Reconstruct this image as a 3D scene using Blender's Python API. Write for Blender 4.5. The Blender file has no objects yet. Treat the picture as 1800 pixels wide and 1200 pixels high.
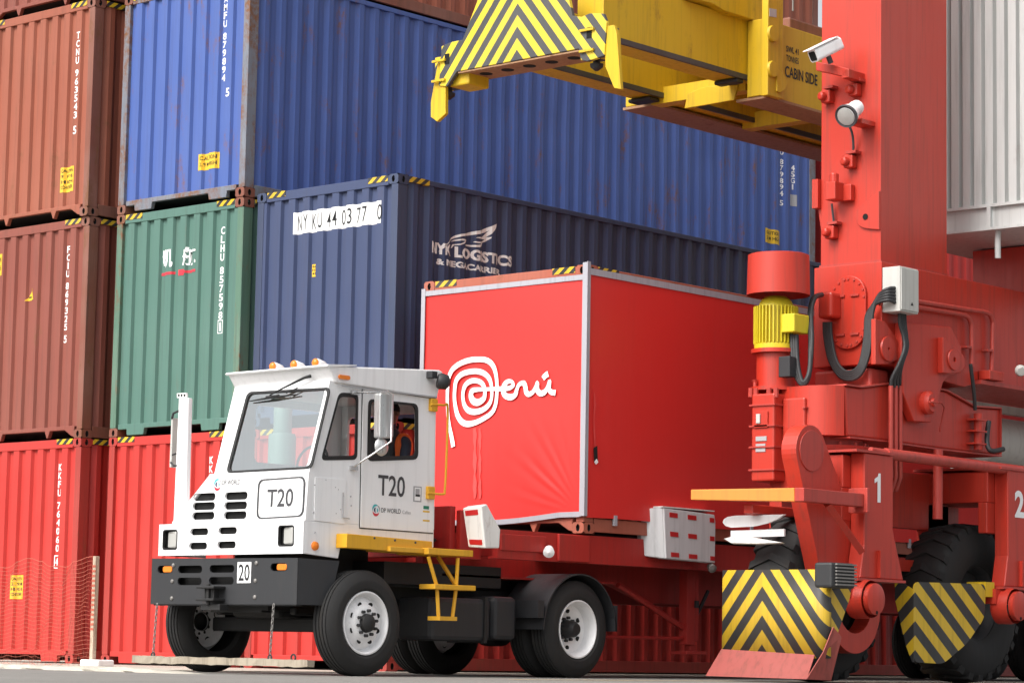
import bpy, bmesh, math, random
from mathutils import Vector, Matrix
random.seed(7)
S = bpy.context.scene
C = S.collection
rad = math.radians

# ------------------------------------------------------------------ camera
FPX = 4599.78                                   # focal length in pixels of the 1800 px wide photograph
CAM = Vector((0, 0, 0.2568))
_yaw, _pit, _rol = 0.7316, 0.1181, 0.0185
_F = Vector((math.cos(_yaw)*math.cos(_pit), math.sin(_yaw)*math.cos(_pit), math.sin(_pit)))
_R0 = Vector((math.sin(_yaw), -math.cos(_yaw), 0)); _U0 = _R0.cross(_F)
_R = _R0*math.cos(_rol) + _U0*math.sin(_rol); _U = _U0*math.cos(_rol) - _R0*math.sin(_rol)
cd = bpy.data.cameras.new('camera'); cam = bpy.data.objects.new('camera', cd); C.objects.link(cam)
cd.sensor_width = 36; cd.lens = FPX/1800*36; cd.clip_start = 0.1; cd.clip_end = 2000
cam.matrix_world = Matrix(((_R.x, _U.x, -_F.x, CAM.x), (_R.y, _U.y, -_F.y, CAM.y), (_R.z, _U.z, -_F.z, CAM.z), (0, 0, 0, 1)))
S.camera = cam
# ------------------------------------------------------------------ world, sun, exposure (bright overcast)
SUN_EL, SUN_AZ = rad(46), rad(176)              # direction towards the sun: azimuth counted from +X towards +Y
w = bpy.data.worlds.new('World'); S.world = w; w.use_nodes = True
wn = w.node_tree.nodes; wl = w.node_tree.links
sky = wn.new('ShaderNodeTexSky'); sky.sky_type = 'NISHITA'; sky.sun_disc = False
sky.sun_elevation = SUN_EL; sky.sun_rotation = math.pi/2 - SUN_AZ
sky.air_density = 1.0; sky.dust_density = 6.0; sky.ozone_density = 1.0
hs = wn.new('ShaderNodeHueSaturation'); hs.inputs['Saturation'].default_value = 0.22   # cloud veil
wl.new(sky.outputs[0], hs.inputs['Color']); wl.new(hs.outputs[0], wn['Background'].inputs['Color'])
wn['Background'].inputs['Strength'].default_value = 0.142
sd = bpy.data.lights.new('sun', 'SUN'); sd.energy = 1.35; sd.angle = rad(30); sd.color = (1.0, 0.965, 0.91)
sun = bpy.data.objects.new('sun', sd); C.objects.link(sun)
_sd = Vector((math.cos(SUN_EL)*math.cos(SUN_AZ), math.cos(SUN_EL)*math.sin(SUN_AZ), math.sin(SUN_EL)))
sun.rotation_euler = _sd.to_track_quat('Z', 'Y').to_euler()
S.view_settings.view_transform = 'Standard'; S.view_settings.look = 'None'
S.view_settings.exposure = 0.71; S.view_settings.gamma = 1
S.cycles.max_bounces = 8; S.cycles.transparent_max_bounces = 12

# ------------------------------------------------------------------ helpers
def at(ax, val, px, py):                        # a point of the plane ax = val seen at a pixel of the photograph
    d = _F + _R*((px-900)/FPX) - _U*((py-600)/FPX)
    i = 'xyz'.index(ax); t = (val-CAM[i])/d[i]
    return CAM + d*t
def ats(ax, val, *pts): return [at(ax, val, *p) for p in pts]

class MB:
    def __init__(s): s.v = []; s.f = []; s.m = []
    def add(s, vs, fs, m=0):
        b = len(s.v); s.v += [Vector(v) for v in vs]
        for f in fs: s.f.append([b+i for i in f]); s.m.append(m)
        return s
    def box(s, x0, x1, y0, y1, z0, z1, m=0):
        return s.add([(x0,y0,z0),(x1,y0,z0),(x1,y1,z0),(x0,y1,z0),(x0,y0,z1),(x1,y0,z1),(x1,y1,z1),(x0,y1,z1)],
            [(0,3,2,1),(4,5,6,7),(0,1,5,4),(1,2,6,5),(2,3,7,6),(3,0,4,7)], m)
    def prism(s, poly, vec, m=0):
        n = len(poly); poly = [Vector(p) for p in poly]; vec = Vector(vec)
        return s.add(poly+[p+vec for p in poly], [list(range(n))[::-1], list(range(n, 2*n))] + [[i, (i+1) % n, n+(i+1) % n, n+i] for i in range(n)], m)
    def poly(s, poly, m=0): return s.add(poly, [list(range(len(poly)))], m)
    def tube(s, pts, r, n=8, m=0, caps=True):
        pts = [Vector(p) for p in pts]; k = len(pts); rs = r if isinstance(r, (list, tuple)) else [r]*k
        t0 = (pts[1]-pts[0]).normalized(); up = Vector((0,0,1)) if abs(t0.z) < .9 else Vector((1,0,0))
        a = t0.cross(up).normalized(); vs = []; fs = []
        for i in range(k):
            t = (pts[min(i+1,k-1)]-pts[max(i-1,0)]).normalized()
            a = (a - t*a.dot(t)).normalized(); b = t.cross(a)
            vs += [pts[i] + (a*math.cos(2*math.pi*j/n)+b*math.sin(2*math.pi*j/n))*rs[i] for j in range(n)]
        for i in range(k-1):
            for j in range(n): fs.append((i*n+j, i*n+(j+1) % n, (i+1)*n+(j+1) % n, (i+1)*n+j))
        if caps: fs += [list(range(n))[::-1], [(k-1)*n+j for j in range(n)]]
        return s.add(vs, fs, m)
    def lathe(s, prof, org, axis, n=32, m=0, a0=0, a1=2*math.pi):     # prof: (distance along axis, radius)
        org = Vector(org); ax = Vector(axis).normalized()
        up = Vector((0,0,1)) if abs(ax.z) < .9 else Vector((1,0,0))
        u = ax.cross(up).normalized(); v = u.cross(ax); full = abs(a1-a0-2*math.pi) < 1e-6
        cnt = n if full else n+1; vs = []; fs = []; k = len(prof)
        for d, r in prof:
            vs += [org+ax*d+(u*math.cos(a0+(a1-a0)*j/n)+v*math.sin(a0+(a1-a0)*j/n))*r for j in range(cnt)]
        for i in range(k-1):
            for j in range(n):
                j2 = (j+1) % cnt; fs.append((i*cnt+j, i*cnt+j2, (i+1)*cnt+j2, (i+1)*cnt+j))
        return s.add(vs, fs, m)
    def cyl(s, p0, p1, r, n=20, m=0, r1=None):
        p0 = Vector(p0); p1 = Vector(p1); L = (p1-p0).length
        return s.lathe([(0,1e-4),(0,r),(L,r if r1 is None else r1),(L,1e-4)], p0, p1-p0, n, m)
    def shift(s, d):
        d = Vector(d); s.v = [v+d for v in s.v]; return s

ORG = {}
def root_of(o):
    while o.parent: o = o.parent
    return o
def thing(name, label, cat, loc=(0,0,0), group=None):
    o = bpy.data.objects.new(name, None); C.objects.link(o); o.location = loc; o.empty_display_size = .3
    o['label'] = label; o['category'] = cat
    if group: o['group'] = group
    ORG[o.name] = Vector(loc); return o
def obj(name, mb, mat, parent=None, bevel=0, smooth=None, label=None, local=False, weld=False):
    me = bpy.data.meshes.new(name)
    off = Vector() if (parent is None or local) else ORG[root_of(parent).name]
    me.from_pydata([v-off for v in mb.v], [], mb.f)
    for mt in (mat if isinstance(mat, (list, tuple)) else [mat]): me.materials.append(mt)
    for p, mi in zip(me.polygons, mb.m): p.material_index = mi
    bm = bmesh.new(); bm.from_mesh(me)
    if weld: bmesh.ops.remove_doubles(bm, verts=bm.verts, dist=1e-4)
    bmesh.ops.recalc_face_normals(bm, faces=bm.faces); bm.to_mesh(me); bm.free()
    o = bpy.data.objects.new(name, me); C.objects.link(o)
    if parent: o.parent = parent
    if smooth:
        for p in me.polygons: p.use_smooth = True
        me.set_sharp_from_angle(angle=rad(smooth))
    if bevel:
        b = o.modifiers.new('bevel', 'BEVEL'); b.width = bevel; b.segments = 2; b.limit_method = 'ANGLE'; b.angle_limit = rad(40)
        b.harden_normals = False
    if label: o['label'] = label
    return o
def tag(o, label, cat, group=None, kind=None):
    if label: o['label'] = label
    if cat: o['category'] = cat
    if group: o['group'] = group
    if kind: o['kind'] = kind
    return o
def crom(pts, k=6, closed=False):               # Catmull-Rom through points (tuples of any length)
    out = []; n = len(pts)
    for i in range(n if closed else n-1):
        g = lambda j: pts[j % n] if closed else pts[max(0, min(n-1, j))]
        p0, p1, p2, p3 = g(i-1), g(i), g(i+1), g(i+2)
        for q in range(k):
            t = q/k
            out.append(tuple(.5*((2*b)+(-a+c)*t+(2*a-5*b+4*c-d)*t*t+(-a+3*b-3*c+d)*t**3) for a, b, c, d in zip(p0, p1, p2, p3)))
    if not closed: out.append(tuple(pts[-1]))
    return out
def rrect(u0, u1, v0, v1, r, n=5):              # rounded rectangle, 2D, counter-clockwise
    o = []
    for cx, cy, a in ((u1-r, v0+r, -90), (u1-r, v1-r, 0), (u0+r, v1-r, 90), (u0+r, v0+r, 180)):
        for i in range(n+1):
            t = rad(a+90*i/n); o.append((cx+r*math.cos(t), cy+r*math.sin(t)))
    return o
def roundpoly(pts, r, n=5):                     # rounds the corners of a 3D planar polygon
    out = []; k = len(pts)
    for i in range(k):
        p = Vector(pts[i]); a = (Vector(pts[i-1])-p); b = (Vector(pts[(i+1) % k])-p)
        rr = min(r, a.length*.45, b.length*.45); a = p+a.normalized()*rr; b = p+b.normalized()*rr
        for j in range(n+1):
            t = j/n; out.append(a*(1-t)**2 + p*2*t*(1-t) + b*t*t)
    return out
def frame_ring(mb, outer, inner, vec, m=0):      # a flat ring between two outlines with the same point count, given thickness
    n = len(outer); vec = Vector(vec)
    vs = [Vector(p) for p in outer]+[Vector(p) for p in inner]+[Vector(p)+vec for p in outer]+[Vector(p)+vec for p in inner]
    fs = []
    for i in range(n):
        j = (i+1) % n
        fs += [(i,j,n+j,n+i), (2*n+i,3*n+i,3*n+j,2*n+j), (i,2*n+i,2*n+j,j), (n+i,n+j,3*n+j,3*n+i)]
    return mb.add(vs, fs, m)

# ------------------------------------------------------------------ materials
def srgb(r, g, b): return tuple(((c/255)/12.92 if c/255 <= .04045 else ((c/255+.055)/1.055)**2.4) for c in (r, g, b)) + (1,)
class NT:
    def __init__(s, name):
        s.mat = bpy.data.materials.new(name); s.mat.use_nodes = True; s.t = s.mat.node_tree; s.b = s.t.nodes['Principled BSDF']
    def n(s, typ, **k):
        x = s.t.nodes.new(typ)
        for a, v in k.items(): setattr(x, a, v)
        return x
    def l(s, a, b): s.t.links.new(a, b)
    def pos(s, sx=1, sy=1, sz=1):
        g = s.n('ShaderNodeNewGeometry'); mp = s.n('ShaderNodeMapping'); mp.inputs['Scale'].default_value = (sx, sy, sz)
        s.l(g.outputs['Position'], mp.inputs['Vector']); return mp.outputs[0]
    def noise(s, vec, scale, detail=4, rough=.6):
        x = s.n('ShaderNodeTexNoise'); x.inputs['Scale'].default_value = scale; x.inputs['Detail'].default_value = detail
        x.inputs['Roughness'].default_value = rough; s.l(vec, x.inputs['Vector']); return x.outputs['Fac']
    def ramp(s, fac, p0, p1, c0=(0,0,0,1), c1=(1,1,1,1)):
        r = s.n('ShaderNodeValToRGB'); e = r.color_ramp.elements; e[0].position = p0; e[1].position = p1; e[0].color = c0; e[1].color = c1
        s.l(fac, r.inputs[0]); return r.outputs[0]
    def mix(s, fac, a, b, typ='MIX'):
        m = s.n('ShaderNodeMix', data_type='RGBA', blend_type=typ)
        for sock, v in ((m.inputs[0], fac), (m.inputs[6], a), (m.inputs[7], b)):
            if hasattr(v, 'links') or hasattr(v, 'is_linked'): s.l(v, sock)
            elif isinstance(v, (int, float)) and sock is m.inputs[0]: sock.default_value = v
            else: sock.default_value = v
        return m.outputs[2]
    def math(s, op, a, b=0.0, c=None):
        m = s.n('ShaderNodeMath', operation=op)
        for i, v in enumerate((a, b) if c is None else (a, b, c)):
            if isinstance(v, (int, float)): m.inputs[i].default_value = v
            else: s.l(v, m.inputs[i])
        return m.outputs[0]
    def bump(s, h, strength=.1, dist=.01):
        b = s.n('ShaderNodeBump'); b.inputs['Strength'].default_value = strength; b.inputs['Distance'].default_value = dist
        s.l(h, b.inputs['Height']); s.l(b.outputs[0], s.b.inputs['Normal'])
RUST = (.10, .035, .012, 1); DIRT = (.05, .04, .03, 1)
def paint(name, col, rough=.45, fade=.25, dirt=.35, rust=.25, bump=.06, metal=0.0, basecol=None, dscale=1.0, pale=(.55,.5,.45,1)):
    t = NT(name); col = col if len(col) == 4 else tuple(col)+(1,)
    base = basecol(t) if basecol else None
    p = t.pos(); big = t.noise(p, .9*dscale, 3, .5)
    c = base if base is not None else col
    c = t.mix(t.math('MULTIPLY', t.ramp(big, .35, .75), fade), c, t.mix(.35, c, pale))
    st = t.noise(t.pos(9, 9, .45), 1.6*dscale, 5, .65)
    c = t.mix(t.math('MULTIPLY', t.ramp(st, .5, .78), dirt), c, DIRT)
    sp = t.noise(p, 14*dscale, 6, .7); sp2 = t.noise(t.pos(1.5, 1.5, .5), 2.2*dscale, 6, .75)
    if rust > 0:
        rf = t.math('MULTIPLY', t.ramp(sp2, .62-.12*rust, .70-.08*rust), min(1, rust*1.6))
        rf = t.math('MULTIPLY', rf, t.ramp(sp, .35, .6))
        c = t.mix(rf, c, t.mix(sp, RUST, (.22,.09,.035,1)))
    t.l(c, t.b.inputs['Base Color'])
    rr = t.math('MULTIPLY_ADD', st, .35, rough-.12); t.l(rr, t.b.inputs['Roughness'])
    t.b.inputs['Metallic'].default_value = metal
    if bump: t.bump(t.math('ADD', t.math('MULTIPLY', big, .8), t.math('MULTIPLY', sp, .12)), bump, .03)
    return t.mat
def stripes(name, kind, axis, cx, slope, pitch, off=0.0, yel=(.62,.40,.012,1), blk=(.018,.019,.021,1), **kw):
    def base(t):
        g = t.n('ShaderNodeNewGeometry'); sp = t.n('ShaderNodeSeparateXYZ'); t.l(g.outputs['Position'], sp.inputs[0])
        u = t.math('SUBTRACT', sp.outputs['XYZ'.index(axis)], cx)
        if kind == 'chevron': u = t.math('ABSOLUTE', u)
        v = t.math('MULTIPLY_ADD', u, slope, sp.outputs[2])
        f = t.math('FRACT', t.math('DIVIDE', t.math('ADD', v, 40*pitch+off), pitch))
        return t.mix(t.math('GREATER_THAN', f, .5), blk, yel)
    return paint(name, yel, basecol=base, **kw)
def glassmat(name, tint, rough=.0, ior=1.9):
    t = NT(name); n = t.t.nodes
    tr = n.new('ShaderNodeBsdfTransparent'); tr.inputs[0].default_value = tint
    gl = n.new('ShaderNodeBsdfGlossy'); gl.inputs['Roughness'].default_value = rough; gl.inputs['Color'].default_value = (.95,1,1,1)
    fr = n.new('ShaderNodeFresnel'); fr.inputs['IOR'].default_value = ior
    mx = n.new('ShaderNodeMixShader'); t.l(fr.outputs[0], mx.inputs[0]); t.l(tr.outputs[0], mx.inputs[1]); t.l(gl.outputs[0], mx.inputs[2])
    t.l(mx.outputs[0], n['Material Output'].inputs['Surface']); return t.mat

M = {}
M['brown']   = paint('weathered_brown_paint', (.29,.080,.044), .55, .3, .35, .4, bump=.12, pale=(.46,.21,.14,1))
M['maroon']  = paint('weathered_maroon_paint', (.22,.056,.038), .55, .3, .35, .35, bump=.12, pale=(.40,.18,.13,1))
M['brownfr'] = paint('rusty_brown_frame', (.20,.062,.038), .6, .4, .5, .8)
M['blue']    = paint('weathered_blue_paint', (.054,.104,.33), .5, .22, .25, .55, bump=.12, pale=(.22,.27,.5,1))
M['bluefr']  = paint('grey_blue_rusty_frame', (.16,.18,.22), .6, .4, .5, 1.7)
M['shadedred'] = paint('shade_toned_red_paint', (.17,.020,.016), .55, .3, .35, .2, pale=(.3,.1,.08,1))  # container red deepened so the colour carries the shade of the next bay
M['green']   = paint('weathered_green_paint', (.072,.160,.130), .55, .3, .3, .15, pale=(.2,.3,.26,1))
M['greenfr'] = paint('green_rusty_frame', (.085,.17,.12), .6, .4, .5, .8)
M['navy']    = paint('navy_paint', (.038,.055,.125), .45, .2, .2, .08, bump=.12, pale=(.16,.18,.25,1))
M['navyfr']  = paint('navy_frame_paint', (.038,.054,.108), .45, .2, .3, .15, pale=(.16,.18,.25,1))
M['redc']    = paint('red_container_paint', (.46,.026,.020), .5, .25, .25, .1, pale=(.5,.14,.11,1))
M['redcfr']  = paint('red_container_frame', (.36,.034,.026), .5, .3, .4, .35, pale=(.45,.16,.12,1))
M['orangec'] = paint('orange_brown_paint', (.36,.085,.045), .55, .3, .3, .5)
M['banner']  = paint('red_vinyl_banner', (.69,.030,.026), .34, .10, .05, 0, .03, pale=(.72,.05,.04,1))
M['hem']     = paint('grey_hem_tape', (.36,.36,.40), .5, .2, .35, 0, .03)
M['white']   = paint('white_truck_paint', (.84,.84,.845), .30, .1, .15, .04, .02)
M['whitedirty'] = paint('dirty_white_paint', (.74,.73,.70), .5, .2, .45, .3)
M['dark']    = paint('dark_charcoal_paint', (.020,.021,.024), .5, .2, .15, .08, pale=(.12,.12,.12,1))
M['black']   = paint('black_chassis', (.010,.010,.011), .6, .3, .3, .1, pale=(.05,.05,.05,1))
M['rubber']  = paint('tyre_rubber', (.012,.012,.0125), .75, .35, .3, 0, .12, pale=(.05,.046,.042,1))
M['seal']    = paint('black_window_seal', (.012,.012,.013), .6, 0, 0, 0, 0)
M['slot']    = paint('black_recess', (.006,.006,.006), .9, 0, 0, 0, 0)
M['yellow']  = paint('safety_yellow_paint', (.70,.36,.012), .45, .15, .2, .15)
M['spyel']   = paint('spreader_yellow_paint', (.63,.41,.008), .5, .2, .35, .3, pale=(.6,.45,.15,1))
M['spgrease']= paint('greasy_beam_edge', (.035,.036,.035), .5, .3, .3, .2)
M['spbrown'] = paint('rusty_underside', (.34,.18,.085), .6, .3, .4, .5)
M['crane']   = paint('crane_red_paint', (.47,.030,.015), .36, .18, .42, .12, pale=(.6,.17,.12,1))
M['crane2']  = paint('crane_faded_red_paint', (.42,.040,.028), .42, .3, .45, .15, pale=(.55,.2,.16,1))
M['skirt']   = paint('dusty_scuffed_red_paint', (.30,.050,.040), .6, .5, .5, .15, pale=(.34,.2,.17,1))
M['stain']   = paint('water_stained_vinyl', (.70,.062,.056), .5, .5, .1, 0, 0, pale=(.7,.16,.15,1))
M['chassis'] = paint('trailer_red_paint', (.40,.018,.013), .5, .2, .35, .15, pale=(.45,.1,.08,1))
M['redreflect'] = paint('red_reflector', (.50,.015,.015), .3, 0, .15, 0, 0)
M['reflwhite'] = paint('white_reflective_sheet', (.62,.63,.64), .4, .2, .35, .1)
M['orange']  = paint('orange_bumper_paint', (.75,.24,.035), .5, .25, .2, .1)
M['motor']   = paint('motor_yellow_paint', (.62,.50,.010), .45, .15, .2, 0)
M['greybox'] = paint('light_grey_plastic', (.50,.50,.47), .45, .15, .25, 0, .01)
M['hose']    = paint('dark_rubber_hose', (.022,.023,.025), .5, .3, .2, 0, .05, pale=(.1,.1,.1,1))
M['steel']   = paint('bare_steel', (.22,.21,.20), .5, .2, .3, .3, .03, metal=.4)
M['chrome']  = paint('polished_steel', (.62,.62,.62), .22, .1, .1, 0, 0, metal=.9)
M['reflgrey'] = paint('reflection_grey_green', (.17,.21,.20), .45, .15, .2, 0, .01)
M['glassgrey'] = paint('lamp_glass', (.42,.42,.40), .12, .3, .2, 0, .2)
M['amber']   = paint('amber_lens', (.80,.20,.010), .25, .1, .05, 0, 0)
M['lens']    = paint('clear_lamp_lens', (.74,.73,.70), .15, .2, .05, 0, .1)
M['letter']  = paint('white_letter_paint', (.88,.88,.88), .5, .05, .12, .03, 0)
M['ink']     = paint('black_letter_paint', (.012,.012,.014), .5, 0, 0, 0, 0)
M['grey']    = paint('dark_grey_letter_paint', (.05,.05,.055), .5, 0, 0, 0, 0)
M['palegrey']= paint('pale_grey_letter_paint', (.36,.36,.37), .5, 0, 0, 0, 0)
M['teal']    = paint('teal_print', (.05,.42,.45), .5, 0, 0, 0, 0)
M['redprint']= paint('red_print', (.60,.03,.05), .5, 0, 0, 0, 0)
M['navyprint'] = paint('dark_blue_print', (.05,.06,.12), .5, 0, 0, 0, 0)
M['greenprint'] = paint('green_print', (.02,.20,.12), .5, 0, 0, 0, 0)
M['sticker'] = paint('yellow_sticker', (.75,.46,.02), .5, .15, .25, 0, 0)
M['haz_y']   = stripes('hazard_tape_across', 'diag', 'Y', 0, .8, .115, rough=.5, rust=.1, dirt=.3)
M['haz_x']   = stripes('hazard_tape_along', 'diag', 'X', 0, -.8, .115, rough=.5, rust=.1, dirt=.3)
M['wood']    = paint('worn_grey_timber', (.34,.29,.22), .8, .4, .7, 0, .2)
M['house']   = paint('dirty_white_cladding', (.54,.55,.54), .5, .15, .3, .12)
M['navyglove'] = M['navyprint']
M['vest']    = paint('orange_safety_vest', (.85,.13,.015), .7, .1, .1, 0, .1)
M['skin']    = paint('skin', (.22,.10,.065), .55, .1, 0, 0, 0)
M['cloth']   = paint('dark_blue_cloth', (.03,.035,.06), .8, .1, .1, 0, .1)
M['hair']    = paint('black_hair', (.008,.007,.006), .6, 0, 0, 0, .1)
M['net']     = paint('orange_plastic_net', (.42,.10,.06), .6, .3, .3, 0, 0)
M['glass']   = glassmat('tinted_windscreen_glass', (.62,.82,.76,1), ior=4.3)
M['sideglass'] = glassmat('clear_side_glass', (.80,.86,.86,1))
M['mirror']  = paint('mirror_back_shell', (.55,.56,.56), .25, .1, .2, 0, 0, metal=.5)

def ground_mat(name, c0, c1, crack=True, scale=1.0):
    t = NT(name); p = t.pos(); a = t.noise(p, .6*scale, 5, .65); b = t.noise(p, 9*scale, 6, .7); g = t.noise(p, 160, 3, .6)
    c = t.mix(t.ramp(a, .3, .72), c0, c1); c = t.mix(t.math('MULTIPLY', t.ramp(b, .45, .75), .5), c, tuple(x*.45 for x in c0[:3])+(1,))
    c = t.mix(t.math('MULTIPLY', t.ramp(g, .35, .7), .45), c, tuple(min(1, x*1.8) for x in c1[:3])+(1,))
    t.l(c, t.b.inputs['Base Color']); t.b.inputs['Roughness'].default_value = .85
    t.bump(t.math('ADD', t.math('MULTIPLY', g, .4), b), .35, .012); return t.mat
M['asphalt'] = ground_mat('worn_asphalt', (.13,.125,.115,1), (.19,.18,.165,1))
M['concrete'] = ground_mat('dusty_concrete', (.33,.30,.25,1), (.44,.41,.35,1))
M['roadpaint'] = ground_mat('worn_yellow_line', (.52,.36,.10,1), (.36,.31,.20,1), scale=3)

# ------------------------------------------------------------------ lettering
def text2d(s, h=1.0, w=None, bold=0.0, spacing=1.0):  # flat letters: (points, faces) from (0,0) to (w,h)
    c = bpy.data.curves.new('lettering', 'FONT'); c.body = s; c.offset = bold; c.resolution_u = 3; c.space_character = spacing
    o = bpy.data.objects.new('lettering', c); C.objects.link(o); bpy.context.view_layer.update()
    me = bpy.data.meshes.new_from_object(o.evaluated_get(bpy.context.evaluated_depsgraph_get()))
    bpy.data.objects.remove(o); bpy.data.curves.remove(c)
    vs = [(v.co.x, v.co.y) for v in me.vertices]; fs = [list(p.vertices) for p in me.polygons]; bpy.data.meshes.remove(me)
    if not vs: return [], [], 0
    x0 = min(v[0] for v in vs); x1 = max(v[0] for v in vs); y0 = min(v[1] for v in vs); y1 = max(v[1] for v in vs)
    ky = h/max(1e-6, y1-y0); kx = ky if w is None else w/max(1e-6, x1-x0)
    return [((x-x0)*kx, (y-y0)*ky) for x, y in vs], fs, (x1-x0)*kx
def stacked(s, u, top, ch, cw, gap=.25, bold=.02):   # upright characters one under another, centred on u
    vs, fs = [], []; v = top
    for c in s:
        if c == ' ': v -= ch*.6; continue
        a, f, ww = text2d(c, ch, cw if c not in '1I' else cw*.35, bold)
        b = len(vs); vs += [(x+u-ww/2, y+v-ch) for x, y in a]; fs += [[b+i for i in q] for q in f]; v -= ch*(1+gap)
    return vs, fs, v
def on_plane(vs, fs, f3): return MB().add([f3(u, v) for u, v in vs], fs)
def drape(vs, fs, folds, f3, horiz=0):          # letters bent over the folds of a corrugated wall; f3(u, v) gives the 3D point
    bm = bmesh.new(); bv = [bm.verts.new((u, v, 0)) for u, v in vs]
    for f in fs:
        try: bm.faces.new([bv[i] for i in f])
        except ValueError: pass
    u0 = min(v[0] for v in vs); u1 = max(v[0] for v in vs)
    for u in folds:
        if u0 < u < u1:
            bmesh.ops.bisect_plane(bm, geom=bm.verts[:]+bm.edges[:]+bm.faces[:], plane_co=(u,0,0), plane_no=(1,0,0))
    bm.verts.index_update(); mb = MB().add([f3(v.co.x, v.co.y) for v in bm.verts], [[v.index for v in f.verts] for f in bm.faces]); bm.free()
    return mb
def ribbon(pts, w, f3, lift0=0.0, lift1=.0015):  # a painted stroke; pts in a 2D plane, w = width or list of widths
    n = len(pts); vs = []; fs = []
    for i, p in enumerate(pts):
        a = pts[max(0, i-1)]; b = pts[min(n-1, i+1)]; d = Vector((b[0]-a[0], b[1]-a[1])).normalized()
        ww = (w[i] if isinstance(w, list) else w)/2; l = lift0+(lift1-lift0)*i/max(1, n-1)
        vs += [f3(p[0]-d.y*ww, p[1]+d.x*ww, l), f3(p[0]+d.y*ww, p[1]-d.x*ww, l)]
    for i in range(n-1): fs.append((2*i, 2*i+1, 2*i+3, 2*i+2))
    return vs, fs
# ------------------------------------------------------------------ ground
g = MB().add([(-60,-80,0),(400,-80,0),(400,400,0),(-60,400,0)], [(0,1,2,3)])
tag(obj('road', g, M['asphalt']), None, None, kind='structure')
g = MB().box(16.62, 120, 20.75, 120, -.05, .011)
tag(obj('container_yard', g, M['concrete']), None, None, kind='structure')
g = MB(); y = 19.5; random.seed(3)                     # broken kerb stones along the yard edge
def kerbpiece(y0, y1):
    n = 12; ys = [y0+(y1-y0)*i/n for i in range(n+1)]
    sec = []
    for yy in ys:
        j = lambda s: random.uniform(-s, s)*kf; kf = min(1, max(0, (yy-18.6)/1.1))
        sec.append([(16.44+j(.03), yy, -.02), (16.44+j(.035), yy, -.018+kf*.030+j(.008)), (16.49+j(.03), yy, -.015+kf*.055+j(.012)), (16.72+j(.03), yy, -.012+kf*.058+j(.006)), (16.78+j(.02), yy, -.02)])
    vs = [p for s in sec for p in s]; fs = []
    for i in range(n):
        for k in range(4): fs.append((i*5+k, i*5+k+1, i*5+5+k+1, i*5+5+k))
    return vs, fs
for y0, y1 in ((18.6, 20.98), (20.99, 22.4), (22.41, 24.2), (24.21, 27.5)): g.add(*kerbpiece(y0, y1))
tag(obj('kerb', g, M['concrete']), None, None, kind='structure')
g = MB().add([(18.6,16.55,.004),(40,16.55,.004),(40,16.7,.004),(18.6,16.7,.004)], [(0,1,2,3)])
tag(obj('road_marking', g, M['roadpaint']), None, None, kind='structure')

# ------------------------------------------------------------------ shipping containers
W = 2.438
EPH = {}                                        # phase of the end corrugation of each column, by its y
def prof(u, p, out, sl, d):                    # trapezoid corrugation: depth at u (0 on the outer flats)
    f = (u % p)
    if f < out: return 0.0
    if f < out+sl: return d*(f-out)/sl
    if f < p-sl: return d
    return d*(p-f)/sl
E_P = (.2540, .116, .022, .040)                # pitch, outer flat, slope, depth of the end wall
S_P = (.2780, .072, .066, .036)                # of the long walls
def folds(P, u0, u1, ph=0.0):
    o = [u0]; k = math.floor(u0/P[0])-2
    while True:
        for q in (0, P[1], P[1]+P[2], P[0]-P[2]):
            x = k*P[0]+q+ph
            if x >= u1: o.append(u1); return o
            if x > u0+1e-6: o.append(x)
        k += 1
def fitting_mesh(mb, x0, x1, y0, y1, z0, z1, fx, fy):
    """corner casting: a box whose outward faces carry a real oval hole; fx/fy = which x / y side faces outward (-1 / +1)"""
    def side(o, u, v, nrm, hu, hv):
        n = 16; o, u, v, nrm = Vector(o), Vector(u), Vector(v), Vector(nrm); c = o+u/2+v/2
        sq, ov = [], []
        for i in range(n):
            a = 2*math.pi*(i+.5)/n; ca, sa = math.cos(a), math.sin(a); m_ = max(abs(ca), abs(sa))
            sq.append(c+u*(.5*ca/m_)+v*(.5*sa/m_)); ov.append(c+u.normalized()*hu*ca+v.normalized()*hv*sa)
        inn = [p-nrm*.035 for p in ov]
        mb.add(sq+ov, [(i, (i+1) % n, n+(i+1) % n, n+i) for i in range(n)])
        mb.add(ov+inn, [(i, (i+1) % n, n+(i+1) % n, n+i) for i in range(n)], 1); mb.add(inn, [list(range(n))], 1)
    dx, dy, dz = (x1-x0, 0, 0), (0, y1-y0, 0), (0, 0, z1-z0)
    X = x0 if fx < 0 else x1; Xb = x1 if fx < 0 else x0; Y = y0 if fy < 0 else y1; Yb = y1 if fy < 0 else y0
    side((X, y0, z0), dy, dz, (fx, 0, 0), .026, .040); side((x0, Y, z0), dx, dz, (0, fy, 0), .026, .040)
    mb.add([(Xb,y0,z0),(Xb,y1,z0),(Xb,y1,z1),(Xb,y0,z1)], [(0,1,2,3)]); mb.add([(x0,Yb,z0),(x1,Yb,z0),(x1,Yb,z1),(x0,Yb,z1)], [(0,1,2,3)])
    for z in (z0, z1): mb.add([(x0,y0,z),(x1,y0,z),(x1,y1,z),(x0,y1,z)], [(0,1,2,3)])
RW = random.Random(21)
GROUP = 'stacked shipping containers'
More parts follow.
